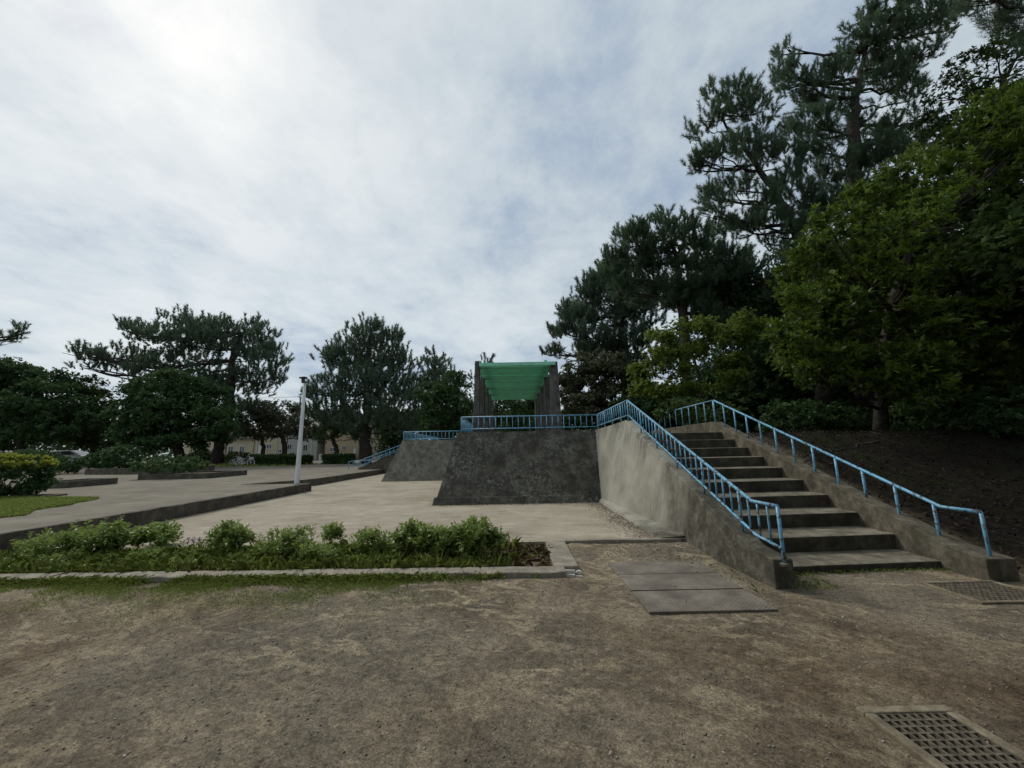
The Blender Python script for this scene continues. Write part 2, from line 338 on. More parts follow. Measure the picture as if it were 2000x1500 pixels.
M['leaf_shrub'] = leaf_mat('shrub_leaves', (0.10, 0.155, 0.030), (0.32, 0.41, 0.11), 0.35, 0.45)
M['leaf_lime'] = leaf_mat('lime_leaves', (0.11, 0.15, 0.02), (0.42, 0.45, 0.07), 0.35, 0.45)
M['grass'] = leaf_mat('grass_blades', (0.16, 0.22, 0.042), (0.37, 0.44, 0.13), 0.35, 0.5)
M['drygrass'] = leaf_mat('dry_stems', (0.10, 0.065, 0.035), (0.26, 0.20, 0.11), 0.2, 0.7)
M['soil'] = plain('soil', (0.085, 0.060, 0.038), 0.95, 0.5, 14)
M['litter'] = leaf_mat('dead_leaves', (0.10, 0.06, 0.035), (0.42, 0.36, 0.28), 0.05, 0.8)
M['litter_dark'] = leaf_mat('dark_shaded_dead_leaves', (0.010, 0.007, 0.005), (0.07, 0.046, 0.030), 0.0, 0.8)  # darker copy of dead_leaves with mound shade in the colour; brown wall-foot litter too
M['fleck'] = leaf_mat('pebbles', (0.14, 0.12, 0.10), (0.62, 0.60, 0.56), 0.0, 0.8)
M['orange'] = plain('orange_petals', (0.75, 0.18, 0.02), 0.6)
M['purple'] = plain('purple_petals', (0.30, 0.16, 0.28), 0.6)

# ------------------------------------------------------------------ ground
def mound_h(x, y):
    a = sstep((y - 4.5) / 6.3) * 1.86
    e = sstep((x - 5.35) / 0.25)
    fall = 1 - 0.75 * sstep((x - 11.5) / 9.0)
    return a * e * fall
def axis_pts(a, b, step, far_lo, far_hi, n=26):
    mid = np.arange(a, b + 1e-6, step)
    lo = a - np.geomspace(step * 1.5, a - far_lo, n)[::-1]; hi = b + np.geomspace(step * 1.5, far_hi - b, n)
    return np.concatenate([lo, mid, hi])
xs = axis_pts(-8.2, 8.0, 0.05, -900, 900); ys = axis_pts(1.0, 8.0, 0.045, -300, 1500)
def dirt_h(x, y):
    r = 0.030 * fbm(x * 1.3, y * 1.3, 5) + 0.012 * fbm(x * 7, y * 7, 3)
    return r + 0.045 * sstep((y - 4.1) / .75) * sstep((1.15 - x) / .4) + 0.06 * sstep((y - 5.62) / .5) * sstep((x - .7) / .3) * sstep((3.3 - x) / .3)
X, Y = np.meshgrid(xs, ys); Z = mound_h(X, Y)
near = sstep((9 - np.abs(Y - 4)) / 3) * sstep((11 - np.abs(X)) / 3)
Z = Z + near * dirt_h(X, Y) - 0.004
Z = np.where(mound_h(X, Y) > 0.02, Z + 0.22 * fbm(X * 0.9, Y * 0.9, 5), Z)
Z = np.where((X > -300) & (X < 2.6) & (Y > 6.6), np.minimum(Z, -0.05), Z)
nx, ny = len(xs), len(ys); ii = np.arange(nx * ny).reshape(ny, nx)
F = np.stack([ii[:-1, :-1], ii[:-1, 1:], ii[1:, 1:], ii[1:, :-1]], -1).reshape(-1, 4)
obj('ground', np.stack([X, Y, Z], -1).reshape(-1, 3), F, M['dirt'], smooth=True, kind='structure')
def poly_sheet(name, outline, mat, kind='structure', skirt=None):
    n = len(outline); V = list(outline); Fs = [tuple(range(n))]
    if skirt is not None:
        V += [(p[0], p[1], skirt) for p in outline]
        Fs += [(i, i + n, (i + 1) % n + n, (i + 1) % n) for i in range(n)]
    return obj(name, V, Fs, mat, kind=kind)
KX = -7.99
poly_sheet('plaza_paving', [(KX, 6.44, .1), (2.95, 6.44, .1), (2.95, 32, .1), (-8.9, 32, .1), (-8.9, 26.5, .1), (-9.1, 18, .1), (KX, 15.6, .1)], M['slab'], skirt=-0.3)
obj('ramp', [(KX, 15.6, .1), (-9.1, 18, .1), (-10.7, 15.5, .4), (KX - .02, 15.6, -.2), (-9.1, 18, -.2), (-10.7, 15.5, -.2)], [(0, 1, 2), (0, 3, 4, 1), (1, 4, 5, 2), (2, 5, 3, 0)], M['slab'], kind='structure')
def terr(x): return 0.4 + 0.5 * sstep((-x - 22) / 30)
poly_sheet('terrace', [(KX - .15, -12, .4), (KX - .15, 15.5, .4), (-10.7, 15.45, .4), (-9.2, 18, .4), (-9.03, 26.5, .4), (-9.03, 32, .4), (-22, 32, .4), (-22, -12, .4)], M['terrace'], skirt=-0.2)
poly_sheet('park_ground', [(-22, 32, .4), (60, 32, .4), (60, 160, .4), (-22, 160, .4)], M['terrace'], skirt=-0.2)
gx = np.linspace(-160, -22, 40); gy = np.linspace(-12, 160, 30); GX, GY = np.meshgrid(gx, gy)
ii = np.arange(40 * 30).reshape(30, 40)
obj('park_lawn', np.stack([GX, GY, terr(GX)], -1).reshape(-1, 3), np.stack([ii[:-1, :-1], ii[:-1, 1:], ii[1:, 1:], ii[1:, :-1]], -1).reshape(-1, 4), M['terrace'], kind='structure')
def strip(name, pts, w, z0, z1, mat, left=True, rough=0.0):
    if rough:
        pts = np.array(pts, float); L_ = np.concatenate([[0], np.cumsum(np.linalg.norm(np.diff(pts, axis=0), axis=1))]); q_ = np.unique(np.concatenate([np.arange(0, L_[-1], .3), L_])); pts = np.stack([np.interp(q_, L_, pts[:, k_]) for k_ in range(2)], -1)
        pts[1:-1] += np.random.default_rng(9).normal(0, rough, (len(pts) - 2, 2))
    pts = np.array(pts, float); d = nrm(np.diff(pts, axis=0)); nn = np.stack([-d[:, 1], d[:, 0]], -1)
    off = np.array([nn[0]] + [nrm(nn[i] + nn[i + 1]) for i in range(len(nn) - 1)] + [nn[-1]]) * (w if left else -w)
    q = pts + off; n = len(pts); V = []
    jz = np.random.default_rng(4).normal(0, rough * .8, 2 * n)
    for z in (z0, z1): V += [(a[0], a[1], z + (jz[i_] if z == z1 else 0)) for i_, a in enumerate(pts)] + [(a[0], a[1], z + (jz[n + i_] if z == z1 else 0)) for i_, a in enumerate(q)]
    Fs = []
    for i in range(n - 1):
        Fs += [(2 * n + i, 2 * n + i + 1, 3 * n + i + 1, 3 * n + i), (i, i + 1, 2 * n + i + 1, 2 * n + i), (n + i + 1, n + i, 3 * n + i, 3 * n + i + 1), (i + 1, i, n + i, n + i + 1)]
    Fs += [(0, 2 * n, 3 * n, n), (n - 1, 2 * n - 1, 4 * n - 1, 3 * n - 1)]
    return obj(name, V, Fs, mat, bevel=0.012, kind='structure')
strip('terrace_kerb', [(KX, -12), (KX, 15.6)], 0.15, -0.1, 0.408, M['kerb'], rough=.006)
strip('terrace_kerb', [(-10.7, 15.55), (-9.1, 18.0), (-8.9, 26.5), (-8.9, 32)], 0.14, -0.1, 0.408, M['kerb'], rough=.006)
strip('paving_edge', [(0.792, 6.432), (2.95, 6.432)], 0.09, -0.2, 0.108, M['border'], rough=.005)

# planter border and bed
pl = thing('planter', 'long low concrete planter border with a broken corner holding shrubs and weeds', 'planter', (0, 5.6, 0))
fo = [(-12, 5.16), (0.80, 4.90)]
def fy(x): return 4.90 + (0.80 - x) * 0.0203
rb = np.random.default_rng(31); xb = np.linspace(-12, 0.60, 64); V = []
for x in xb:
    e = rb.normal(0, .006, 4); V += [(x, fy(x) + e[0] - .008, -.2), (x, fy(x) + e[0], .092 + e[2]), (x, fy(x) + .012 + e[0], .1 + e[2]), (x, fy(x) + .23 + e[1] * .4, .1 + e[3] * .5), (x, fy(x) + .23 + e[1] * .4, -.2)]
Fs = [(5 * i + k, 5 * i + k + 1, 5 * i + 6 + k, 5 * i + 5 + k) for i in range(63) for k in range(4)] + [(4, 3, 2, 1, 0), tuple(5 * 63 + k for k in range(5))]
obj('front_border', V, Fs, M['border'], pl)
v, f_ = hexa([(0.48, fy(.6) + .2305, -.2), (0.79, fy(.6) + .2305, -.2), (0.79, 6.437, -.2), (0.48, 6.437, -.2)], [(0.48, fy(.6) + .2305, .099), (0.79, fy(.6) + .2305, .099), (0.79, 6.437, .101), (0.48, 6.437, .101)])
obj('side_border', v, f_, M['border'], pl, bevel=0.01)
M['chip'] = plain('fresh_concrete', (0.50, 0.48, 0.43), 0.9, 0.15, 20)
for (pts, z) in (([(0.604, 4.905), (0.70, 4.90), (0.72, 4.98), (0.604, 4.96)], .075), ([(0.71, 4.895), (0.80, 4.89), (0.805, 4.97), (0.735, 4.985)], .06), ([(0.604, 4.975), (0.725, 4.995), (0.735, 5.06), (0.604, 5.13)], .098), ([(0.745, 5.0), (0.80, 4.985), (0.795, 5.12), (0.75, 5.12), (0.744, 5.05)], .085)):
    n = len(pts); V = [(a, b, -.1) for a, b in pts] + [(a, b, z - 0.012 * i) for i, (a, b) in enumerate(pts)]
    obj('broken_chunk', V, [tuple(range(n))[::-1], tuple(range(n, 2 * n))] + [(i, (i + 1) % n, (i + 1) % n + n, i + n) for i in range(n)], M['chip'], pl, bevel=0.006)
sxx = np.linspace(-12, 0.485, 160); syy = np.linspace(5.0, 6.44, 30); SX, SY = np.meshgrid(sxx, syy); ii = np.arange(160 * 30).reshape(30, 160)
SZ = 0.045 + 0.09 * fbm(SX * 3, SY * 3, 4)
obj('soil', np.stack([SX, SY, SZ], -1).reshape(-1, 3), np.stack([ii[:-1, :-1], ii[:-1, 1:], ii[1:, 1:], ii[1:, :-1]], -1).reshape(-1, 4), M['soil'], pl, smooth=True)

# ------------------------------------------------------------------ platforms
YT, ZT = 12.2, 2.11
def grid_patch(b0, b1, t0, t1, nu, nv, amp=0.0, seed=0):
    u = np.linspace(0, 1, nu); v = np.linspace(0, 1, nv); U, V_ = np.meshgrid(u, v)
    b0, b1, t0, t1 = map(np.array, (b0, b1, t0, t1)); U3, V3 = U[..., None], V_[..., None]
    p = (b0 * (1 - U3) + b1 * U3) * (1 - V3) + (t0 * (1 - U3) + t1 * U3) * V3
    ii = np.arange(nu * nv).reshape(nv, nu)
    return p.reshape(-1, 3), np.stack([ii[:-1, :-1], ii[:-1, 1:], ii[1:, 1:], ii[1:, :-1]], -1).reshape(-1, 4)
pf = thing('concrete_platform', 'raised stained concrete platform with sloping front wall under the green slatted pergola', 'platform', (0, 12, 0.1))
v, f_ = hexa([(-2.18, 10.8, .05), (2.34, 10.8, .05), (2.6, 31, .05), (-2.18, 31, .05)], [(-1.74, YT, ZT), (2.62, YT, ZT), (2.62, 31, ZT), (-1.74, 31, ZT)])
# the top is a rim 0.2 wide round a floor 0.2 lower
obj('sloped_front', [v[0], v[1], v[5], v[4], (2.62, YT + .22, ZT), (-1.74, YT + .22, ZT), (2.62, YT + .22, 1.85), (-1.74, YT + .22, 1.85)], [(0, 1, 2, 3), (3, 2, 4, 5), (5, 4, 6, 7)], M['wall_dark'], pf)
obj('side_wall', [v[3], v[0], v[4], v[7], (-1.54, YT, ZT), (-1.54, 31, ZT), (-1.54, YT, 1.85), (-1.54, 31, 1.85)], [(0, 1, 2, 3), (3, 2, 4, 5), (5, 4, 6, 7)], M['wall_dark'], pf)
obj('floor', [(-1.6, YT + .1, 1.9), (5.75, YT + .1, 1.9), (5.75, 31, 1.9), (-1.6, 31, 1.9)], [(0, 1, 2, 3)], M['slab'], pf)
sl0 = (YT - 10.8) / (ZT - .05)
v, f_ = hexa([(-2.23, 10.74, .05), (2.30, 10.74, .05), (2.30, 11.2, .05), (-2.23, 11.2, .05)], [(-2.20, 10.74 + .24 * sl0, .29), (2.30, 10.74 + .24 * sl0, .29), (2.30, 11.3, .27), (-2.20, 11.3, .27)])
obj('plinth', v, f_, M['wall_dark'], pf, bevel=0.01)
p2 = thing('concrete_platform', 'farther concrete platform with sloping front wall behind and left of the near one', 'platform', (-4.5, 20.5, 0.1))
A = [(-6.62, 19.6, .05), (-1.95, 19.6, .05), (-1.95, 31, .05), (-6.62, 31, .05)]; B = [(-5.93, 20.8, 2.14), (-1.76, 20.8, 2.14), (-1.76, 31, 2.14), (-5.93, 31, 2.14)]
obj('sloped_front', [A[0], A[1], B[1], B[0]], [(0, 1, 2, 3)], M['wall_mid'], p2)
obj('side_wall', [A[3], A[0], B[0], B[3]], [(0, 1, 2, 3)], M['wall_mid'], p2)
obj('floor', B, [(0, 1, 2, 3)], M['slab'], p2)

# ------------------------------------------------------------------ main staircase
st = thing('concrete_staircase', 'wide concrete staircase with low side walls rising beside the dark sloped wall', 'staircase', (4.2, 7.5, 0))
def xin(y): return 5.27 + 0.045 * (y - 5.0)
for n in range(10):
    y0 = 5.05 + 0.567 * n; z1 = 0.085 + 0.2015 * n; y1 = y0 + 0.60 if n < 9 else 12.2
    sh = lambda x: 0.055 * (x - 4.2) if n < 9 else 0.055 * (x - 4.2)
    xl = 3.04; xr = xin(y0) + 0.05
    zb = z1 - 0.32
    v, f_ = hexa([(xl, y0 + sh(xl), zb), (xr, y0 + sh(xr), zb), (xr, y1 + sh(xr), zb), (xl, y1 + sh(xl), zb)], [(xl, y0 - .02 + sh(xl), z1), (xr, y0 - .02 + sh(xr), z1), (xr, y1 + sh(xr), z1 - .001), (xl, y1 + sh(xl), z1 - .001)])
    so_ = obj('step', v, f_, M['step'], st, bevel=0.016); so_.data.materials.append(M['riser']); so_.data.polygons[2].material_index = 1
obj('landing', [(2.7, 12.15, 1.885), (5.75, 12.15, 1.885), (5.75, 16, 1.885), (2.7, 16, 1.885)], [(0, 1, 2, 3)], M['step'], st)
# left side wall: sloping top, battered outer face
SEC = [  # Y, outer base X, outer top X, top z
    (4.50, 2.82, 2.83, 0.30), (4.93, 2.79, 2.82, 0.345), (5.6, 2.73, 2.82, 0.60), (6.6, 2.66, 2.83, 0.975), (7.6, 2.57, 2.84, 1.35), (8.6, 2.48, 2.87, 1.725), (9.6, 2.39, 2.90, 2.10), (9.98, 2.37, 2.91, 2.237), (11.0, 2.30, 2.76, 2.17), (12.2, 2.24, 2.60, 2.112)]
V = []; Fs = []
for (y, xb, xt, z) in SEC: V += [(xb, y, -.15), (xt, y, z), (xt + .22, y, z), (xt + .22, y, -.15)]
for i in range(len(SEC) - 1):
    a, b = 4 * i, 4 * i + 4
    Fs += [(a, a + 1, b + 1, b), (a + 1, a + 2, b + 2, b + 1), (a + 2, a + 3, b + 3, b + 2)]
Fs += [(0, 3, 2, 1), tuple(4 * (len(SEC) - 1) + k for k in (0, 1, 2, 3))]
obj('side_wall', V, Fs, M['stairwall'], st, bevel=0.014)
# footing ledge with a broken edge along the foot of that wall
rng = np.random.default_rng(3); V = []; Fs = []; ysn = np.linspace(6.46, 10.75, 26)
for i, y in enumerate(ysn):
    xo = 2.27 + (0.02 * rng.standard_normal() if i % 3 == 0 else 0); xw = 2.81 - .0811 * (y - 4.5) + .10
    zt = 0.125 + 0.012 * (y - 6.4) + 0.004 * rng.standard_normal()
    V += [(xo, y, .05), (xo + .035, y, zt), (xw, y, zt + .03), (xw, y, .05)]
for i in range(len(ysn) - 1):
    a, b = 4 * i, 4 * i + 4; Fs += [(a, a + 1, b + 1, b), (a + 1, a + 2, b + 2, b + 1)]
Fs += [(0, 3, 2, 1)]
obj('footing', V, Fs, M['stairwall'], st)
# right side wall
SEC = [(4.58, 0.24), (5.02, 0.30), (5.32, 0.42), (10.7, 2.20), (12.5, 2.20), (15.5, 2.18)]
V = []; Fs = []
for (y, z) in SEC:
    xi = xin(min(y, 10.7)); w = 0.26 if y > 5.1 else 0.34
    V += [(xi, y, -.15), (xi, y, z), (xi + w, y, z), (xi + w, y, -.15)]
for i in range(len(SEC) - 1):
    a, b = 4 * i, 4 * i + 4; Fs += [(a, a + 1, b + 1, b), (a + 1, a + 2, b + 2, b + 1), (a + 2, a + 3, b + 3, b + 2)]
Fs += [(0, 3, 2, 1), tuple(4 * (len(SEC) - 1) + k for k in (0, 1, 2, 3))]
obj('side_wall', V, Fs, M['parapet'], st, bevel=0.014)

# ------------------------------------------------------------------ blue railings
def lerp_path(path, s):
    path = np.array(path, float); L = np.concatenate([[0], np.cumsum(np.linalg.norm(np.diff(path, axis=0), axis=1))])
    return np.stack([np.interp(s, L, path[:, k]) for k in range(3)], -1), L[-1]
def railing(label, top, low, spacing, post_every, base_drop, r=0.022, br=0.0125, group=None, first_end=True):
    # top / low: polylines of the two rails (same number of points)
    rt = thing('blue_railing', label, 'railing', tuple(top[0]), group)
    v, f_ = tube(top, r, 10); obj('top_rail', v, f_, M['blue'], rt, smooth=True)
    if low is not None:
        v, f_ = tube(low, r * 0.8, 8); obj('bottom_rail', v, f_, M['blue'], rt, smooth=True)
    _, Ln = lerp_path(top, [0]); n = max(1, int(round(Ln / spacing)))
    for i in range(n + 1):
        a = lerp_path(top, [Ln * i / n])[0][0]; post = (i % post_every == 0) or i == n
        if low is None:
            b = a - np.array([0, 0, base_drop])
        else:
            L2 = lerp_path(low, [0])[1]; b = lerp_path(low, [L2 * i / n])[0][0]
            if post: b = np.array([a[0], a[1], b[2] - base_drop])
        v, f_ = tube([a, (a + b) / 2, b], r * 0.85 if post else br, 8)
        obj('post' if post else 'baluster', v, f_, M['blue'], rt, smooth=True)
        if post: obj('foot_plate', *lathe([(.045, b[2] - .01), (.045, b[2] + .012), (.03, b[2] + .02)], 10, (b[0], b[1])), M['iron'], rt)
    return rt
xl = 2.97
railing('peeling blue railing with thin balusters down the left side of the staircase',
        [(2.99, 9.95, 2.755), (2.93, 4.93, 0.865), (2.90, 4.42, 0.875)],
        [(2.99, 9.95, 2.37), (2.93, 4.93, 0.47), (2.90, 4.42, 0.43)], 0.205, 5, 0.16)
railing('short blue railing along the landing between stair top and platform front', [(2.70, 12.27, 2.59), (2.99, 9.97, 2.755)], [(2.70, 12.27, 2.24), (2.99, 9.97, 2.37)], 0.15, 4, 0.15)
railing('blue railing with rusty balusters along the near platform front edge', [(-1.64, 12.32, 2.60), (2.72, 12.32, 2.595)], [(-1.64, 12.32, 2.22), (2.72, 12.32, 2.22)], 0.182, 6, 0.13)
railing('blue railing running back from the near platform front left corner', [(-1.64, 12.36, 2.60), (-1.64, 24, 2.60)], [(-1.64, 12.36, 2.22), (-1.64, 24, 2.22)], 0.2, 6, 0.13)
railing('blue handrail on widely spaced posts down the right side of the staircase', [(5.62, 10.7, 2.80), (5.42, 5.10, 0.725), (5.40, 4.66, 0.73)], None, 0.52, 1, 0.62)
railing('blue handrail along the right edge of the upper landing', [(5.62, 10.74, 2.80), (5.67, 14.9, 2.78)], None, 0.5, 1, 0.62, r=0.018)
railing('blue railing on top of the farther platform', [(-5.9, 20.9, 2.60), (-1.8, 20.9, 2.60)], [(-5.9, 20.9, 2.21), (-1.8, 20.9, 2.21)], 0.2, 6, 0.1)
railing('blue railing running back from the farther platform front left corner', [(-5.9, 20.95, 2.60), (-5.9, 30.8, 2.60)], [(-5.9, 20.95, 2.21), (-5.9, 30.8, 2.21)], 0.25, 6, 0.1)
fs = thing('concrete_staircase', 'small far staircase climbing to the farther platform from the left', 'staircase', (-9.5, 27.5, 0.1))
obj('side_wall', *hexa([(-10.7, 27, .05), (-6.3, 27, .05), (-6.3, 27.25, .05), (-10.7, 27.25, .05)], [(-10.7, 27, .5), (-6.3, 27, 2.1), (-6.3, 27.25, 2.1), (-10.7, 27.25, .5)]), M['kerb'], fs)
obj('side_wall', *hexa([(-10.7, 29, .05), (-6.3, 29, .05), (-6.3, 29.25, .05), (-10.7, 29.25, .05)], [(-10.7, 29, .5), (-6.3, 29, 2.1), (-6.3, 29.25, 2.1), (-10.7, 29.25, .5)]), M['kerb'], fs)
for i in range(8):
    obj('step', *box(-10.4 + .5 * i, -6.32, 27.26, 28.99, .06 + .2 * i, .26 + .2 * i - .003), M['step'], fs)
railing('blue railing on the near side of the small far staircase', [(-11.4, 27.12, .95), (-10.7, 27.12, .98), (-6.4, 27.12, 2.55)], [(-11.4, 27.12, .6), (-10.7, 27.12, .62), (-6.4, 27.12, 2.2)], 0.3, 5, 0.15)
railing('blue railing on the back side of the small far staircase', [(-11.4, 29.12, .95), (-10.7, 29.12, .98), (-6.4, 29.12, 2.55)], [(-11.4, 29.12, .6), (-10.7, 29.12, .62), (-6.4, 29.12, 2.2)], 0.3, 5, 0.15)

# ------------------------------------------------------------------ pergola
pg = thing('pergola', 'concrete pergola with rows of tapering pillars and a green slatted roof', 'pergola', (0, 19, 1.9))
for k in range(5):
    y = 14.0 + 2.5 * k
    for sgn, x0, x1, zt in ((-1, -1.37, -1.21, 4.84), (1, 1.43, 1.71, 4.76)):
        fl = 0.09
        if sgn < 0: b = [(x0 - fl, y, 1.88), (x1, y, 1.88), (x1, y + .5, 1.88), (x0 - fl, y + .5, 1.88)]
        else: b = [(x0, y, 1.88), (x1 + fl, y, 1.88), (x1 + fl, y + .5, 1.88), (x0, y + .5, 1.88)]
        obj('pillar', *hexa(b, [(x0, y, zt), (x1, y, zt), (x1, y + .5, zt), (x0, y + .5, zt)]), M['pillar'], pg, bevel=0.015)
sm = mesh('slat', *box(-1.27, 1.53, -0.055, 0.055, -0.035, 0.035), M['green'])
rng = np.random.default_rng(8)
for k in range(50):
    inst('slat', sm, (0.0 + rng.normal(0, .006), 14.25 + 0.198 * k, 4.67 + rng.normal(0, .006)), pg, rot=(0, rng.normal(0, .0015), rng.normal(0, .0012)))
for x in (-1.0, 1.28):
    obj('beam', *box(x - .05, x + .05, 14.06, 24.2, 4.725, 4.83), M['green'], pg)
obj('fascia', *box(-1.2, 1.62, 13.86, 13.97, 4.60, 4.73), M['greenpale'], pg, bevel=0.01)

# ------------------------------------------------------------------ lamp post
lp = thing('street_lamp', 'slim white tapered lamp post with a flat dark cap on the kerb edge', 'lamp post', (-8.33, 15.15, 0.4))
zt = P(588, 748, 15.0)[2]
v, f_ = lathe([(0.10, .4), (0.092, .46), (0.083, 1.5), (0.068, 2.8), (0.05, zt)], 16, (-8.33, 15.15))
V = np.array(v); V[:, 0] += (V[:, 2] - .4) * 0.010; obj('pole', V, f_, M['white'], lp, smooth=True)
cx_ = -8.33 + (zt - .4) * .010
v, f_ = lathe([(0.06, zt), (0.065, zt + .15), (0.08, zt + .17), (0.145, zt + .18), (0.15, zt + .225), (0.12, zt + .245), (0.02, zt + .25)], 18, (cx_, 15.0)); obj('lamp_head', v, f_, M['darkmetal'], lp, smooth=False)

# ------------------------------------------------------------------ steel plates, drains
yb = [3.93, PZ(1233, 1157, 0)[1], PZ(1210, 1125, 0)[1], 5.55]
for i, lb in enumerate(('nearest of the three rusty steel cover plates, closest to the camera', 'middle one of the three rusty steel cover plates', 'farthest of the three rusty steel cover plates, next to the paving edge')):
    o = obj('cover_plate', *box(1.25, 2.47, yb[i] + .011, yb[i + 1] - .011, -.02, .016 + .003 * (i % 2)), M['plate'], bevel=0.004)
    tag(o, lb, 'cover plate', 'steel cover plates in the dirt')
def drain(x0, x1, y0, y1, nx_, ny_, label, rim=0.075):
    d = thing('drain_grate', label, 'drain', ((x0 + x1) / 2, (y0 + y1) / 2, 0), 'drain grates in the dirt')
    z = 0.022
    for (a, b, c, e) in ((x0 - rim, x1 + rim, y1, y1 + rim), (x0 - rim, x0, y0 - rim, y1 - .001), (x1, x1 + rim, y0 - rim, y1 - .001), (x0 + .001, x1 - .001, y0 - rim, y0)):
        obj('rim', *box(a, b, c, e, -.2, z), M['rim'], d, bevel=0.008)
    obj('shaft', [(x0, y0, -.018), (x1, y0, -.018), (x1, y1, -.018), (x0, y1, -.018)], [(0, 1, 2, 3)], M['hole'], d)
    w = 0.0065
    bx = mesh('bar', *box(-w, w, y0 - (y0 + y1) / 2, y1 - (y0 + y1) / 2, -.013, 0.014), M['iron'])
    by = mesh('cross_bar', *box(x0 - (x0 + x1) / 2, x1 - (x0 + x1) / 2, -w, w, -.014, 0.012), M['iron'])
    for i in range(nx_ + 1): inst('bar', bx, (x0 + (x1 - x0) * i / nx_, (y0 + y1) / 2, 0), d)
    for i in range(ny_ + 1): inst('cross_bar', by, ((x0 + x1) / 2, y0 + (y1 - y0) * i / ny_, 0), d)
drain(2.04, 2.45, 1.75, 2.50, 9, 15, 'large rusty drain grate with pale concrete rim in the near right corner', 0.058)
drain(4.50, 5.22, 4.04, 4.54, 14, 10, 'small dirt-clogged drain grate beside the staircase foot', 0.05)

# ------------------------------------------------------------------ vegetation
def frames(ax, rng):
    r = rng.standard_normal(ax.shape); u = nrm(np.cross(ax, r)); return u, np.cross(ax, u)
def needles(c, ax, n, shoot, L, w, rng, lo=0.45, hi=1.15):
    T = len(c); u, v = frames(ax, rng)
    s = rng.random((T, n)) * shoot; th = lo + (hi - lo) * rng.random((T, n)); ph = rng.random((T, n)) * 2 * np.pi
    d = ax[:, None] * np.cos(th)[..., None] + (u[:, None] * np.cos(ph)[..., None] + v[:, None] * np.sin(ph)[..., None]) * np.sin(th)[..., None]
    b = c[:, None] + ax[:, None] * s[..., None]
    side = nrm(np.cross(d, rng.standard_normal(d.shape))) * (w / 2)
    l = L * (0.7 + 0.6 * rng.random((T, n)))[..., None]
    V = np.stack([b - side, b + side, b + d * l], 2).reshape(-1, 3)
    F = np.arange(T * n * 3).reshape(-1, 3)
    ti = np.repeat(np.clip(rng.normal(.45, .18, T)[:, None] + rng.normal(0, .15, (T, n)), 0, 1).ravel(), 3)
    return V, F, ti
def leaves(c, ax, n, L, w, rng, lo=0.5, hi=1.4, droop=0.15, shoot=0.0, tint=None):
    T = len(c); u, v = frames(ax, rng)
    th = lo + (hi - lo) * rng.random((T, n)); ph = rng.random((T, n)) * 2 * np.pi
    d = ax[:, None] * np.cos(th)[..., None] + (u[:, None] * np.cos(ph)[..., None] + v[:, None] * np.sin(ph)[..., None]) * np.sin(th)[..., None]
    b = c[:, None] + ax[:, None] * (rng.random((T, n)) * shoot)[..., None]
    side = nrm(np.cross(d, ax[:, None] + 0.5 * rng.standard_normal(d.shape)))
    nn = np.cross(side, d); l = (L * (0.65 + 0.7 * rng.random((T, n))))[..., None]; ww = l * (w / L) / 2
    tip = b + d * l; tip[..., 2] -= droop * l[..., 0]
    mid = b + d * l * 0.5 + nn * l * 0.06
    V = np.stack([b, mid - side * ww, tip, mid + side * ww], 2).reshape(-1, 3)
    F = np.arange(T * n * 4).reshape(-1, 4)
    base = rng.normal(.45, .2, T) if tint is None else tint
    ti = np.repeat(np.clip(base[:, None] + rng.normal(0, .14, (T, n)), 0, 1).ravel(), 4)
    return V, F, ti
def blob(c, r, dens, rng, clump=0.3, shell=0.4, up=0.8, out=0.6, kd=2.2):
    """clumped points in an ellipsoid: dens points per square metre of its outline"""
    r = np.asarray(r, float); area = math.pi * r[0] * r[2]; K = max(5, int(area * kd)); n = max(12, int(area * dens))
    d = nrm(rng.standard_normal((K, 3))); rad = shell + (1 - shell) * rng.random(K) ** 0.45
    sub = d * rad[:, None] * r
    k = rng.integers(0, K, n); p = sub[k] + rng.standard_normal((n, 3)) * max(clump * min(r), .42 * math.sqrt(area / K)) * np.array([1, 1, .7])
    ax = nrm(out * nrm(p / r) + np.array([0, 0, up]) + 0.45 * rng.standard_normal((n, 3)))
    ok = np.linalg.norm(p / r, axis=1) < 1.32
    return np.asarray(c) + p[ok], ax[ok]
def bez(a, b, bend, n=7):
    a, b = np.array(a, float), np.array(b, float); m_ = (a + b) / 2 + np.array(bend); t = np.linspace(0, 1, n)[:, None]
    return (1 - t) ** 2 * a + 2 * t * (1 - t) * m_ + t ** 2 * b
def cat(parts):
    Vs, Fs, Ts, o = [], [], [], 0
    for v, f, t in parts: Vs.append(v); Fs.append(f + o); Ts.append(t); o += len(v)
    return np.concatenate(Vs), np.concatenate(Fs), np.concatenate(Ts)
